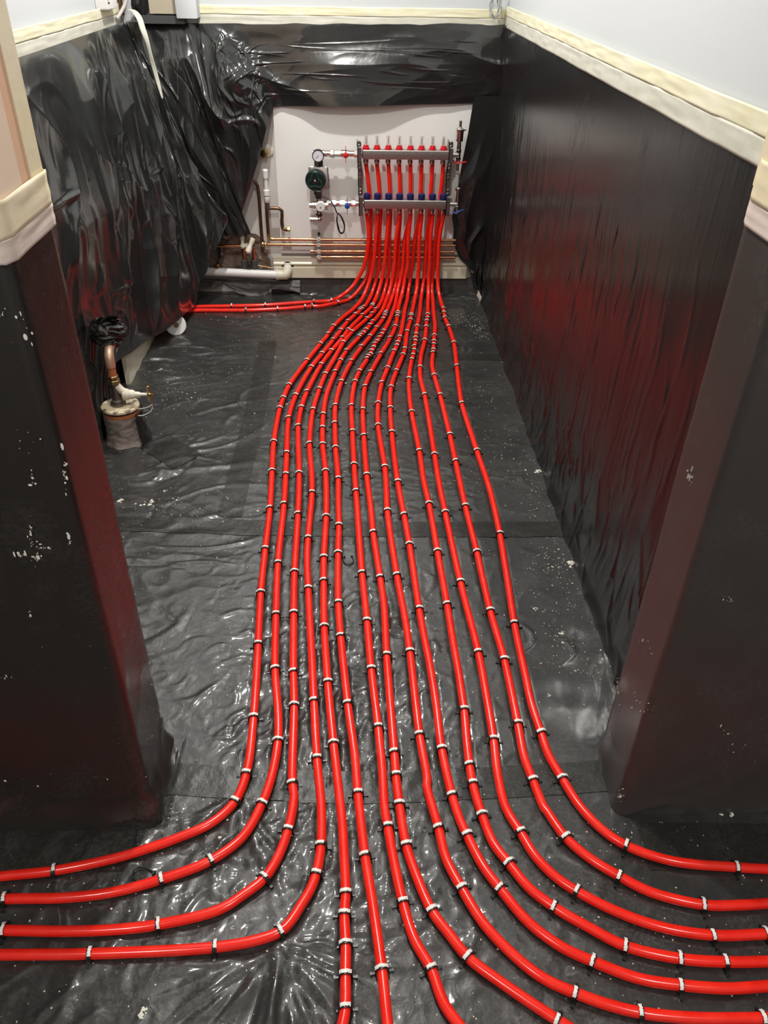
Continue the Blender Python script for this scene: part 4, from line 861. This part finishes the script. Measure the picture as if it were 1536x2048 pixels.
MB().tube(pts + [pts[0]], 0.0009, 6, False).build('clover_line', M_GLINE, hd)
MB().lathe(cf, (-0.10, -1, 0), [(0, 0.0055), (0.002, 0.0055), (0.003, 0.004)], 16).build('vent_screw', M_CHROME, hd)
for s in (-1, 1): q = cf + fx * (0.016 * s) - Vector((0, 0, 0.003)); MB().box((q.x - 0.005, q.y - 0.0008, q.z - 0.0035), (q.x + 0.005, q.y + 0.001, q.z + 0.0035)).build('push_button', M_BLACK, hd)
q = P3(638, 386, py - 0.035)
MB().box((q.x - 0.012, q.y - 0.012, q.z - 0.026), (q.x + 0.009, q.y + 0.018, q.z + 0.012), 0.004).box((q.x - 0.022, q.y, q.z - 0.008), (q.x - 0.008, q.y + 0.018, q.z + 0.012)).build('cable_plug', M_BLACK, pump)
cab = [P3(641, 393, py - 0.035), P3(652, 396, py - 0.034), P3(662, 402, py - 0.040), P3(669, 414, yBt - 0.032), P3(673, 424, yBt - 0.020), P3(680, 430, py), P3(687, 445, py), P3(689, 458, py), P3(685, 467, py + 0.01), P3(679, 464, py + 0.02),
       P3(675, 450, py + 0.02), P3(674, 434, py + 0.01), P3(677, 427, py), P3(684, 436, py - 0.006), P3(689, 450, py), P3(687, 464, py + 0.01), P3(681, 467, py + 0.02), P3(677, 455, py + 0.02), P3(673, 440, py + 0.02)]
MB().tube(cab, 0.0030, 8).build('coiled_cable', M_BLACK, pump)
MB().tube([P3(673.5, 424, py), P3(673, 430, py - 0.004), P3(676, 434, py)], 0.0022, 6).build('cable_tie', M_WPLAS, pump)
# thermostatic mixing valve under the pump
zz_ = P3(640, 411, yBt).z
mx = P3(638, 411, yBt).x
mb = MB().cyl((P3(619, 411, yBt).x, yBt, zz_), (P3(628, 411, yBt).x, yBt, zz_), 0.0145).cyl((P3(625, 411, yBt).x, yBt, zz_), (P3(656, 411, yBt).x, yBt, zz_), 0.0185).cyl((mx, yBt, zz_ - 0.050), (mx, yBt, zz_ + 0.03), 0.0125).cyl((P3(620, 438, yBt).x, yBt, zz_ - 0.062), (mx, yBt, zz_ - 0.062), 0.0125).sphere((mx, yBt, zz_ - 0.060), 0.0135)
mb.hexn((mx, yBt, zz_ - 0.045), (mx, yBt, zz_ - 0.032), 0.0165)
mv = mb.build('mixing_valve', M_CHROME, pump)
kx = P3(641, 413, yBt - 0.03)
MB().lathe((kx.x, yBt - 0.012, kx.z), (0, -1, 0), [(0, 0.014), (0.004, 0.0215), (0.022, 0.0215), (0.026, 0.0195), (0.0265, 0.001)], 26).build('valve_knob', M_WPLAS, mv)
MB().lathe((kx.x, yBt - 0.0385, kx.z - 0.002), (0, -1, 0), [(0, 0.0026), (0.0015, 0.0026)], 10).build('knob_mark', M_CAST, mv)

# ------------------------------------------------------------------ copper pipes on the board
def Yc(u, v, y=3.815): return on_y(u, v, y)
xe = 0.475
def hpipe(v, x0u, lab, left_pts=None, m=M_COPPER):
    q = Yc(x0u, v); root = thing('copper_pipe', (q.x, YB, q.z), lab, 'pipe', None)
    if left_pts: MB().cyl((q.x, 3.815, q.z), (xe, 3.815, q.z), 0.0074, 14).build('horizontal_run', m, root)
    else: MB().cyl((q.x, 3.815, q.z), (xe, 3.815, q.z), 0.0074, 14).build('horizontal_run', m, root)
    return root, q
r1, q1 = hpipe(478.5, 546, 'topmost of the four copper pipes, rising to a white valve at its left end', 1)
a = Yc(537, 470); MB().tube([(q1.x + 0.006, 3.815, q1.z), (q1.x - 0.006, 3.815, q1.z), (a.x + 0.002, 3.815, q1.z + 0.008), (a.x, 3.815, q1.z + 0.026)], 0.0092, 12).build('elbow', M_BRASS, r1)
t1 = Yc(534, 418); MB().tube([(a.x, 3.815, q1.z + 0.02), (a.x - 0.001, 3.815, t1.z + 0.01)], 0.0074, 12, False).build('riser', M_OLDCOP, r1)
t2 = Yc(558, 416); MB().tube([(a.x - 0.001, 3.815, t1.z + 0.002), (t2.x, 3.815, t1.z + 0.002), (t2.x + 0.013, 3.815, t1.z - 0.008), (Yc(564, 430).x, 3.815, Yc(564, 430).z), (Yc(564, 448).x, 3.815, Yc(564, 448).z), (Yc(566, 456).x, 3.812, Yc(566, 457).z), (Yc(576, 459).x, 3.806, Yc(576, 459).z)], 0.0078, 12).build('branch', M_OLDCOP, r1)
q = Yc(578, 458, 3.806); MB().hexn((q.x - 0.008, 3.806, q.z), (q.x + 0.006, 3.806, q.z), 0.0125).build('end_nut', M_BRASS, r1)
wv = MB(); zt_ = t1.z
x_ = Yc(533, 380).x; zlo = Yc(533, 405).z; zhi = Yc(532, 338).z; L = zhi - zlo
wv.lathe((x_, 3.812, zlo), (0, 0, 1), [(0, 0.009), (L * .04, 0.013), (L * .16, 0.013), (L * .17, 0.010), (L * .22, 0.010), (L * .23, 0.0145), (L * .38, 0.0145), (L * .40, 0.0085), (L * .72, 0.0085), (L * .74, 0.012), (L * .97, 0.013), (L, 0.009)], 18)
wv.build('white_valve', M_WPLAS, r1)
MB().cyl((x_, 3.812, t1.z), (x_, 3.812, zlo + 0.002), 0.0095).build('valve_nut', M_CAST, r1)
r2, q2 = hpipe(489, 531, 'second copper pipe from the top, turning up the wall beside the hanging sheet', 1)
a = Yc(525, 483); b = Yc(515, 372); MB().tube([(q2.x + 0.004, 3.815, q2.z), (a.x + 0.002, 3.815, q2.z + 0.003), (a.x - 0.001, 3.815, a.z + 0.02), (b.x, 3.815, b.z), (b.x - 0.006, 3.815, b.z + 0.014), (Yc(507, 361).x, 3.815, Yc(507, 361).z)], 0.0076, 12).build('riser', M_OLDCOP, r2)
MB().sphere((a.x + 0.001, 3.812, q2.z + 0.002), 0.012).sphere((a.x + 0.014, 3.812, q2.z + 0.001), 0.011).build('elbow', M_BRASS, r2)
r3, q3 = hpipe(502.5, 621, 'third copper pipe from the top, ending bare left of the white pipe clip')
r4, q4 = hpipe(514, 633, 'lowest copper pipe of the four, just above the cream skirting board')
kc = thing('pipe_bracket', (Yc(638, 500).x, YB, q4.z), 'column of white pipe clips holding the four copper pipes', 'bracket')
MB().box((Yc(638, 500).x - 0.004, 3.826, q4.z - 0.012), (Yc(638, 500).x + 0.004, YB, q1.z + 0.028)).build('back_strip', M_CAST, kc)
for z in (q1.z, q2.z, q3.z, q4.z): MB().box((Yc(638, 500).x - 0.0085, 3.803, z - 0.0085), (Yc(638, 500).x + 0.0085, YB - 0.002, z + 0.0105), 0.003).build('clip_saddle', M_WPLAS, kc)
MB().lathe((Yc(638, 468).x, 3.826, Yc(638, 468, 3.82).z), (0, -1, 0), [(0, 0.006), (0.006, 0.006), (0.008, 0.004)], 12).build('screw', M_BLACK, kc)

# ------------------------------------------------------------------ bits on the wall left of the board
q = on_y(531, 303, 3.84); root = thing('pipe_stub', (q.x, YW, q.z), 'old brass pipe stub with a cream collar sticking out beside the hanging sheet', 'pipe')
MB().lathe((q.x + 0.008, YW - 0.002, q.z), (0, -1, 0), [(0, 0.026), (0.004, 0.026), (0.007, 0.020)], 22).build('collar', M_WOLD, root)
MB().lathe((q.x, YW - 0.008, q.z - 0.004), (-0.3, -1, -0.1), [(0, 0.013), (0.018, 0.013), (0.020, 0.0165), (0.030, 0.0165), (0.032, 0.010)], 16).build('stub', M_BRASS, root)
q0 = on_y(392, 539, 3.80); q1_ = on_y(556, 549, 3.80); zc = (q0.z + q1_.z) / 2 - 0.001
root = thing('waste_pipe', (q1_.x, 3.80, zc), 'white plastic waste pipe with a cream elbow entering the skirting board', 'pipe')
MB().cyl((q0.x - 0.12, 3.795, q0.z), (q1_.x, 3.795, q1_.z), 0.0195, 22).build('pipe_run', M_WPLAS, root)
e = on_y(571, 547, 3.80)
MB().lathe((q1_.x - 0.008, 3.795, q1_.z), (1, 0, 0), [(0, 0.022), (0.001, 0.0255), (0.010, 0.0255), (0.011, 0.0225), (0.034, 0.0225)], 22).tube([(q1_.x + 0.010, 3.795, q1_.z), (q1_.x + 0.030, 3.795, q1_.z), (q1_.x + 0.042, 3.802, q1_.z + 0.006), (q1_.x + 0.045, 3.815, q1_.z + 0.014), (q1_.x + 0.045, 3.850, q1_.z + 0.020)], 0.0225, 20).sphere((q1_.x + 0.036, 3.797, q1_.z + 0.001), 0.0245).build('elbow', M_WOLD, root)
hq = on_y(574, 541, 3.835)
MB().lathe((q1_.x + 0.046, 3.8335, q1_.z + 0.022), (0, -1, 0), [(0, 0.030), (0.0012, 0.030)], 20).build('skirting_hole', M_BLACK, root)
# cream push-fit fittings and copper stubs
c0 = on_y(482, 492, 3.80); c1 = on_y(430, 492, 3.80)
root = thing('pushfit_tee', (c0.x, 3.80, c0.z - 0.06), 'cream plastic push-fit tee on short copper pipes over the masonry hole', 'pipe fitting')
MB().cyl((c1.x - 0.04, 3.80, c1.z), (c0.x + 0.004, 3.80, c0.z), 0.0070, 14).build('copper_branch', M_COPPER, root)
a, b = on_y(505, 479, 3.80), on_y(497, 501, 3.775)
MB().lathe(c0, (1, 0, 0.1), [(0, 0.011), (0.004, 0.013), (0.016, 0.013), (0.020, 0.010), (0.034, 0.010)], 16).lathe(a, b - a, [(-0.006, 0.010), (-0.004, 0.0125), (0.012, 0.0125), (0.018, 0.010), (0.040, 0.011), (0.042, 0.0145), (0.062, 0.0145), (0.066, 0.011)], 18).build('tee_body', M_WOLD, root)
MB().lathe(b, (b - a), [(0.010, 0.008), (0.014, 0.008)], 14).build('port', M_WPLAS, root)
for u, vt in ((487, 496), (507, 497)):
    t_, m2, l_ = on_y(u, vt, 3.81), on_y(u, 520, 3.81), on_y(u, 541, 3.81)
    MB().cyl(t_, (t_.x, 3.81, m2.z - 0.01), 0.0080, 12).build('copper_tail', M_COPPER, root)
    s_ = tag(MB().lathe((t_.x - 0.001, 3.81, l_.z), (0, 0, 1), [(0, 0.016), (m2.z - l_.z, 0.0165), (m2.z - l_.z + 0.001, 0.009)], 16).build('foam_sleeve', M_FOAM, None), 'grey foam pipe sleeve, %s of the two behind the white waste pipe' % ('left' if u < 490 else 'right'), 'pipe insulation', 'grey foam sleeves')
k = on_y(484, 476, 3.81)
solo(MB().sphere((k.x, 3.81, k.z), 0.0125, 1, 1, 0.8).cyl((k.x, 3.81, k.z - 0.022), (k.x, 3.81, k.z), 0.007).cyl((k.x, 3.81, k.z - 0.022), (k.x, YW - 0.002, k.z - 0.022), 0.006), 'blanking_plug', M_WOLD, 'small round cream cap above the left foam sleeve', 'pipe fitting')
k = on_y(449, 471, 3.82)
solo(MB().lathe((k.x, YW - 0.004, k.z), (0.3, -1, 0), [(0, 0.012), (0.02, 0.012), (0.022, 0.0195), (0.034, 0.0195), (0.036, 0.012)], 18), 'valve_cap', M_CAST, 'grey round valve cap half hidden beside the sheet edge', 'pipe fitting')
k = on_y(438, 528, 3.80); root = thing('drain_valve', (k.x, 3.80, k.z), 'small brass drain valve beside the sheet edge above the waste pipe', 'valve')
MB().cyl((k.x + 0.008, YW - 0.004, k.z + 0.02), (k.x + 0.006, 3.80, k.z + 0.014), 0.010, 14).sphere((k.x + 0.012, 3.83, k.z + 0.04), 0.016).cyl((k.x + 0.01, 3.83, k.z + 0.015), (k.x + 0.014, 3.835, k.z + 0.075), 0.010, 14).build('body', M_CAST, root)
MB().hexn((k.x - 0.002, 3.806, k.z + 0.004), (k.x - 0.004, 3.782, k.z - 0.004), 0.010).cyl((k.x - 0.004, 3.785, k.z - 0.004), (k.x - 0.005, 3.776, k.z - 0.005), 0.005).build('outlet', M_BRASS, root)
for pts, lab in (([(508, 497), (515, 512), (528, 521), (537, 530)], 'thin copper wire curling from the push-fit tee to the skirting, upper one'), ([(516, 531), (528, 533), (546, 536)], 'thin copper wire running to the skirting end, lower one')):
    solo(MB().tube([on_y(u, v, 3.84) for u, v in pts], 0.0013, 6), 'copper_wire', M_COPPER, lab, 'wire')

# ------------------------------------------------------------------ top left corner items
q = on_x(215, 16, XL + 0.02); root = thing('socket_box', (XL, q.y, q.z - 0.03), 'white surface-mounted electrical box on the left wall above the tape', 'electrical box')
z0_ = on_x(215, 19, XL + 0.03).z
MB().box((XL + 0.001, q.y - 0.09, z0_), (XL + 0.042, q.y + 0.07, z0_ + 0.12), 0.006).build('casing', M_WPLAS, root)
mb = MB()
for i in range(3): mb.box((XL + 0.042, q.y - 0.07, z0_ + 0.02 + i * 0.012), (XL + 0.0435, q.y - 0.045, z0_ + 0.025 + i * 0.012))
mb.build('vent_slots', M_CAST, root)
solo(MB().tube([on_x(233, 38, XL + 0.02), on_x(240, 28, XL + 0.03), on_x(250, 8, XL + 0.05), on_x(254, -12, XL + 0.06), on_x(257, -40, XL + 0.05)], 0.007, 10), 'cable', mat('grey_cable', (0.5, 0.47, 0.44), 0.5), 'thick grey cable slanting up between the electrical box and the corner', 'cable')
solo(MB().tube([on_y(244, 30, 3.82), on_y(240, 5, 3.82), on_y(238, -30, 3.83)], 0.010, 10), 'copper_pipe', M_OLDCOP, 'dark pipe rising in the shadowed corner above the left sheet', 'pipe')
# brown board and white boxed post on the back wall above the sheet
a, b = on_y(303, 26, 3.83), on_y(354, 27, 3.83)
solo(MB().box((a.x, 3.80, a.z), (b.x + 0.01, YW - 0.007, a.z + 0.55)), 'brown_board', M_CARD, 'small brown fibreboard piece on the back wall above the sheet', 'board')
a, b = on_y(356, 36, 3.80), on_y(397, 30, 3.80)
solo(MB().box((a.x, 3.772, a.z), (b.x, YW - 0.007, a.z + 1.1), 0.004).box((a.x - 0.004, 3.79, a.z + 0.03), (a.x, YW - 0.01, a.z + 1.0)), 'boxed_duct', M_WALL, 'white boxed duct standing on the back wall left of the tape', 'duct')
a, b = on_y(300, 34, 3.80), on_y(368, 30, 3.80)
solo(MB().box((a.x - 0.05, 3.79, a.z - 0.022), (b.x, YW - 0.007, a.z + 0.006)), 'dark_ledge', M_FOAM, 'dark ledge under the brown board at the top of the sheet', 'ledge')
t = np.linspace(0, 1, 40); A = polyl([on_y(262, -30, 3.78), on_y(262, 10, 3.78), on_y(272, 40, 3.80)], t); B = polyl([on_y(293, -30, 3.80), on_y(297, 10, 3.81), on_y(300, 42, 3.82)], t); s_ = np.linspace(0, 1, 40)
V = A[:, None, :] * (1 - s_)[None, :, None] + B[:, None, :] * s_[None, :, None]; S, T = np.meshgrid(s_, t); V[..., 1] -= 0.012 * ridged(S * 3, T, 33)
tag(grid_mesh('black_film', V, M_LEFT), 'loose black film hanging in the corner beside the brown board', 'plastic sheet')
# the strip of tape that has come off and dangles
pp = [on_y(257, 18, 3.80), on_y(268, 20, 3.79), on_y(281, 36, 3.77), on_y(287, 55, 3.76), on_y(296, 82, 3.75), on_y(305, 118, 3.74), on_y(316, 155, 3.74), on_y(327, 196, 3.74)]
wd = [0.010, 0.024, 0.022, 0.018, 0.022, 0.016, 0.014, 0.004]; P = smooth(pp, 0.01); V = np.zeros((5, len(P), 3))
for i, p in enumerate(P):
    f = i / (len(P) - 1); w_ = float(np.interp(f, np.linspace(0, 1, len(wd)), wd)); tw = 0.6 * math.sin(f * 9)
    for k in range(5):
        s = (k / 4 - 0.5) * w_; V[k, i] = (p.x + s * math.cos(tw), p.y + s * math.sin(tw) - 0.02, p.z + s * 0.2)
ob = tag(grid_mesh('masking_tape', V, M_TAPEG), 'loose strip of masking tape dangling down the black sheet in the left corner', 'tape')
so = ob.modifiers.new('thickness', 'SOLIDIFY'); so.thickness = 0.0008
# twist of clear film in the right back corner
rr = random.Random(2); c = on_y(990, 20, 3.80); mb = MB()
for i in range(7):
    pts = []
    for k in range(14):
        th = 2 * PI * k / 13; pts.append((c.x + 0.022 * math.cos(th) * rr.uniform(0.6, 1.1) + (i - 3) * 0.002, c.y + rr.uniform(-0.012, 0.012), c.z + 0.010 + 0.040 * math.sin(th) * rr.uniform(0.7, 1.1)))
    mb.tube(pts, 0.0022, 6)
mb.tube([(c.x + 0.012, c.y + 0.02, c.z + 0.03), (c.x + 0.020, c.y + 0.01, c.z + 0.10), (c.x + 0.018, c.y + 0.02, c.z + 0.2)], 0.006, 8)
solo(mb, 'clear_film_twist', M_CLEARF, 'crumpled twist of clear film taped in the back right corner', 'plastic film')

# ------------------------------------------------------------------ left wall foot: boxing, stub with stopcock, white disc
root = thing('pipe_boxing', (-0.92, 3.1, 0), 'cream painted low boxing showing below the hanging sheet on the left', 'boxing')
MB().box((-0.895, 2.83, 0.003), (-0.879, 3.52, 0.165)).build('side_board', M_CREAM, root)
MB().box((XL + 0.004, 2.62, 0.003), (-0.90, 2.636, 0.24)).build('end_board', M_CREAM, root)
q = on_floor(352, 690); c = Vector((-0.79, 3.33, 0.045)); ax = Vector((0.35, -0.9, 0.30))
root = thing('pipe_flange', (c.x, c.y, 0), 'round white plastic flange with a dark hole peeping out under the sheet', 'pipe fitting')
MB().lathe(c, ax, [(-0.012, 0.030), (-0.010, 0.043), (0.004, 0.045), (0.007, 0.042), (0.007, 0.012), (-0.010, 0.012)], 32, False).cyl(c - ax.normalized() * 0.05, c - ax.normalized() * 0.01, 0.022).build('disc', M_WPLAS, root)
MB().lathe(c, ax, [(-0.002, 0.012), (0.0045, 0.012)], 16).build('hole', M_OLDCOP, root)

bx, by_ = -0.797, 2.415
root = thing('wrapped_pipe_stub', (bx, by_, 0), 'clay pipe stub wrapped in black sheet and grey tape with a crusted cream lid', 'pipe')
n = 48; rows_ = 30; V = np.zeros((rows_, n + 1, 3))
for r in range(rows_):
    t_ = r / (rows_ - 1)
    for k in range(n + 1):
        th = 2 * PI * k / n; rad = 0.060 + 0.016 * max(0, 0.35 - t_) + 0.0025 * float(ridged(th * 1.2, t_ * 5, 91)) + 0.012 * max(0, 0.12 - t_) * 8 * (0.5 + 0.5 * float(perlin(th * 2, 1, 92)))
        V[r, k] = (bx + rad * math.cos(th), by_ + rad * math.sin(th), 0.002 + 0.112 * t_)
grid_mesh('grey_wrap', V, M_WRAP, root)
MB().lathe((bx, by_, 0.108), (0, 0, 1), [(0, 0.058), (0.004, 0.062), (0.016, 0.062), (0.017, 0.05)], 40).build('clay_rim', M_CLAY, root)
MB().lathe((bx, by_, 0.124), (0, 0, 1), [(0, 0.060), (0.003, 0.063), (0.006, 0.063)], 40).build('seal', M_BLACK, root)
MB().lathe((bx, by_, 0.1295), (0, 0, 1), [(0, 0.062), (0.002, 0.0635), (0.008, 0.0625), (0.010, 0.058), (0.012, 0.030), (0.0125, 0.001)], 40).build('lid', M_CRUST, root)
th0 = -0.55; V = np.zeros((20, 20, 3))
for r in range(20):
    for k in range(20):
        t_ = r / 19; th = -0.62 + 1.3 * k / 19; rad = 0.068 + 0.018 * (1 - t_) ** 2 + 0.004 * float(ridged(th * 4, t_ * 3, 95))
        V[r, k] = (bx + rad * math.cos(th), by_ + rad * math.sin(th), 0.003 + 0.118 * t_)
grid_mesh('black_flap', V, M_LEFT, root)
sx, sy, z0_ = bx - 0.004, by_ - 0.004, 0.142
st = thing('stopcock', (sx, sy, z0_), 'brass stopcock standing on the crusted lid, its side handle pointing right', 'valve')
MB().lathe((sx, sy, z0_), (0, 0, 1), [(0, 0.026), (0.006, 0.026), (0.008, 0.018), (0.018, 0.019), (0.020, 0.0155), (0.075, 0.0125), (0.082, 0.012)], 20).build('body', M_CAST, st)
MB().hexn((sx, sy, z0_ + 0.078), (sx, sy, z0_ + 0.092), 0.020).hexn((sx, sy, z0_ + 0.096), (sx, sy, z0_ + 0.106), 0.0175).build('union_nut', M_BRASS, st)
MB().cyl((sx, sy, z0_ + 0.10), (sx, sy, z0_ + 0.140), 0.0135).build('riser', M_CLAY, st)
MB().tube([(sx, sy, z0_ + 0.136), (sx, sy, z0_ + 0.158), (sx - 0.001, sy + 0.006, z0_ + 0.172), (sx - 0.002, sy + 0.022, z0_ + 0.186), (sx - 0.003, sy + 0.06, z0_ + 0.195)], 0.0155, 16).build('copper_elbow', mat('pale_copper', (0.60, 0.40, 0.28), 0.4, 0.6), st)
MB().tube([(sx + 0.006, sy, z0_ + 0.070), (sx + 0.020, sy, z0_ + 0.050), (sx + 0.034, sy, z0_ + 0.042)], 0.013, 14).lathe((sx + 0.020, sy, z0_ + 0.036), (1, 0, 0), [(0, 0.012), (0.004, 0.0195), (0.018, 0.0195), (0.022, 0.016), (0.030, 0.0165), (0.038, 0.0145), (0.042, 0.010), (0.056, 0.009), (0.060, 0.006), (0.088, 0.005)], 18).build('side_branch', M_WOLD, st)
hx2 = sx + 0.108
MB().cyl((hx2, sy, z0_ + 0.008), (hx2, sy, z0_ + 0.068), 0.0050, 12, 0.001).sphere((hx2, sy, z0_ + 0.036), 0.0085).cyl((hx2 + 0.004, sy - 0.004, z0_ + 0.036), (hx2 + 0.016, sy - 0.006, z0_ + 0.038), 0.0055).build('tee_handle', M_BRASS, st)
solo(MB().tube([(bx + 0.062, by_ - 0.02, 0.132), (bx + 0.095, by_ - 0.02, 0.138), (bx + 0.112, by_ - 0.015, 0.146), (bx + 0.105, by_ - 0.02, 0.124), (bx + 0.075, by_ - 0.03, 0.112), (bx + 0.062, by_ - 0.03, 0.112)], 0.0016, 6), 'wire_loop', M_WPLAS, 'thin white wire loop on the right of the crusted lid', 'wire')
# bunched sheet end wrapped round the pipe above the stopcock
cbx, cby, cbz = sx - 0.012, sy + 0.075, z0_ + 0.215
n = 60; rows_ = 26; V = np.zeros((rows_, n + 1, 3))
for r in range(rows_):
    t_ = r / (rows_ - 1)
    for k in range(n + 1):
        th = 2 * PI * k / n; rad = (0.030 + 0.022 * math.sin(PI * t_) + 0.010 * t_) * (0.8 + 0.35 * float(ridged(th * 1.5 + t_ * 4, t_ * 4, 97)))
        V[r, k] = (cbx + rad * math.cos(th), cby + rad * math.sin(th), cbz - 0.035 + 0.085 * t_)
tag(grid_mesh('bunched_sheet', V, M_LEFT), 'bunched black polythene wrapped round the pipe above the stopcock', 'plastic sheet')
# black folds of the sheet bottom left of the stub
n = 60; m2 = 60; s_, t_ = np.meshgrid(np.linspace(0, 1, n), np.linspace(0, 1, m2))
A = polyl([(XL + 0.05, 2.30, 0.40), (XL + 0.06, 2.48, 0.40), (sx - 0.03, sy + 0.10, 0.36)], np.linspace(0, 1, n)); B = polyl([(XL + 0.03, 2.20, 0.004), (XL + 0.06, 2.40, 0.004), (bx - 0.045, by_ + 0.07, 0.004)], np.linspace(0, 1, n))
V = A[None] * (1 - t_)[..., None] + B[None] * t_[..., None]; dd = 0.022 * ridged(s_ * 4 + t_, t_ * 1.2, 98); V[..., 0] += dd * 0.7; V[..., 1] -= dd * 0.7
tag(grid_mesh('sheet_fold', V, M_LEFT), 'shiny folded tail of black sheet hanging just left of the wrapped stub', 'plastic sheet')
# pink sliver where the right wall sheet parts from the corner
a, b, c = on_floor(950, 572), on_floor(968, 622), on_floor(958, 600)
solo(MB().prism([(0.600, 3.84, 0.035), (0.626, 3.52, 0.004), (0.620, 3.60, 0.002), (0.596, 3.80, 0.004)], (0.002, 0, 0.0)), 'wall_foot_strip', M_TAPEP, 'thin pinkish sliver showing where the right wall sheet lifts at the corner', 'strip')

# ------------------------------------------------------------------ plaster debris on the floor
def crumbs(mb, pts, smin, smax, rr, zf=hf):
    for x, y in pts:
        s = rr.uniform(smin, smax) * (2.2 if rr.random() < 0.04 else 1); z = zf(x, y) + s * 0.3
        v = [(x + s * rr.uniform(.6, 1.2) * dx, y + s * rr.uniform(.6, 1.2) * dy, z + s * 0.6 * rr.uniform(.6, 1.2) * dz) for dx, dy, dz in ((1, 0, 0), (-1, 0, 0), (0, 1, 0), (0, -1, 0), (0, 0, 1), (0, 0, -1))]
        mb.add(v, [(0, 2, 4), (2, 1, 4), (1, 3, 4), (3, 0, 4), (2, 0, 5), (1, 2, 5), (3, 1, 5), (0, 3, 5)])
rr = random.Random(12); pts = []
def blob(x, y, sx_, sy_, n_):
    for _ in range(n_): pts.append((rr.gauss(x, sx_), rr.gauss(y, sy_)))
blob(0.52, 3.50, 0.035, 0.05, 90); blob(0.56, 3.36, 0.02, 0.05, 50); blob(-0.70, 2.75, 0.07, 0.10, 110); blob(-0.62, 3.0, 0.10, 0.15, 60); blob(-0.62, 1.99, 0.10, 0.05, 70); blob(-0.55, 1.93, 0.10, 0.03, 50)
blob(0.52, 1.45, 0.05, 0.14, 130); blob(0.56, 1.72, 0.03, 0.05, 50); blob(0.57, 2.0, 0.03, 0.25, 90); blob(0.50, 2.35, 0.05, 0.25, 60); blob(-0.36, 0.97, 0.05, 0.05, 60); blob(-0.6, 0.90, 0.12, 0.02, 60)
blob(0.62, 0.88, 0.12, 0.03, 110); blob(-0.5, 0.72, 0.15, 0.12, 60); blob(0.0, 1.0, 0.5, 0.04, 60); blob(-0.35, 1.9, 0.04, 0.06, 40); blob(-0.36, 2.3, 0.03, 0.35, 60)
for _ in range(900): pts.append((rr.uniform(-0.85, 0.62), rr.uniform(0.95, 3.7)))
for _ in range(380): pts.append((rr.uniform(-0.75, 0.9), rr.uniform(0.52, 0.92)))
pts = [p for p in pts if (XL + 0.1 < p[0] < XR - 0.02 and p[1] > YF + 0.17) or (XPL + 0.03 < p[0] < XPR - 0.03 and p[1] > YF - 0.1) or p[1] < YF - 0.03]
mb = MB(); crumbs(mb, pts, 0.0007, 0.0022, rr)
for u, v, s in ((1075, 945, 6), (1142, 1130, 6), (1124, 1268, 4), (1070, 1220, 3), (98, 1830, 0), (300, 1010, 7), (242, 1005, 5), (330, 985, 3), (455, 998, 4), (1440, 1628, 3), (1463, 1628, 3.5), (1098, 1393, 2.5), (287, 2026, 4)):
    q = on_floor(u, v); k = s * 0.001
    if k: crumbs(mb, [(q.x + rr.gauss(0, k), q.y + rr.gauss(0, k)) for _ in range(10)], k * 0.5, k * 0.9, rr)
solo(mb, 'plaster_crumbs', M_CRUMB, 'white plaster crumbs and dust scattered over the black floor membrane', 'debris', kind='stuff', smooth_=False, fix=False)
# plaster splashes on the two wall-end sheets
def splash(spots, fn, lab, name='plaster_splashes'):
    mb = MB(); rr = random.Random(9)
    for u, v, n_, su, sv in spots:
        for _ in range(n_):
            q = fn(u + rr.gauss(0, su), v + rr.gauss(0, sv)); s = 0.0003 + 0.0014 * rr.random() ** 3; mb.sphere(q, s, rr.uniform(.7, 2.0), rr.uniform(.2, .4), rr.uniform(.8, 4.0), 4)
    solo(mb, name, M_CRUMB, lab, 'debris', kind='stuff', fix=False)
fl_ = lambda u, v: on_y(u, v, YF - 0.0065)
splash([(62, 1075, 22, 3, 18), (75, 1110, 22, 3, 16), (95, 1095, 10, 10, 2), (40, 1110, 10, 8, 3), (138, 1080, 14, 2, 14), (66, 955, 8, 3, 10), (20, 630, 7, 14, 8), (55, 655, 5, 6, 14), (10, 1355, 8, 8, 3), (130, 955, 16, 3, 20), (60, 880, 8, 30, 14), (100, 1560, 10, 60, 12), (60, 1230, 6, 4, 5)], fl_, 'white plaster splashes dried on the black sheet of the left wall end')
fr_ = lambda u, v: on_y(u, v, YF - 0.0065)
splash([(1460, 1200, 8, 6, 5), (1480, 1510, 10, 25, 18), (1445, 1455, 5, 10, 6), (1300, 1420, 6, 8, 8), (1240, 1590, 20, 3, 9)], fr_, 'white plaster specks dried on the black sheet of the right wall end')
fs_ = lambda u, v: on_x(u, v, XPR - 0.0065)
splash([(1236, 1380, 40, 3, 14), (1216, 1430, 12, 2, 12), (1222, 1475, 8, 3, 6), (1380, 960, 10, 3, 20), (1290, 1290, 10, 8, 14), (1275, 1400, 10, 6, 10)], fs_, 'white plaster scuffs on the inner face of the right wall end')
fx_ = lambda u, v: on_x(u, v, XPL + 0.0065)
splash([(322, 1440, 14, 3, 22), (300, 1335, 8, 3, 16), (295, 1553, 2, 2, 2), (305, 1475, 2, 2, 2)], fx_, 'white plaster specks along the inner edge of the left wall end')
fw = lambda u, v: on_x(u, v, XL + 0.10)
mb = MB(); rr = random.Random(3)
for o in EMPTIES:
    if '_o' in o: del o['_o']
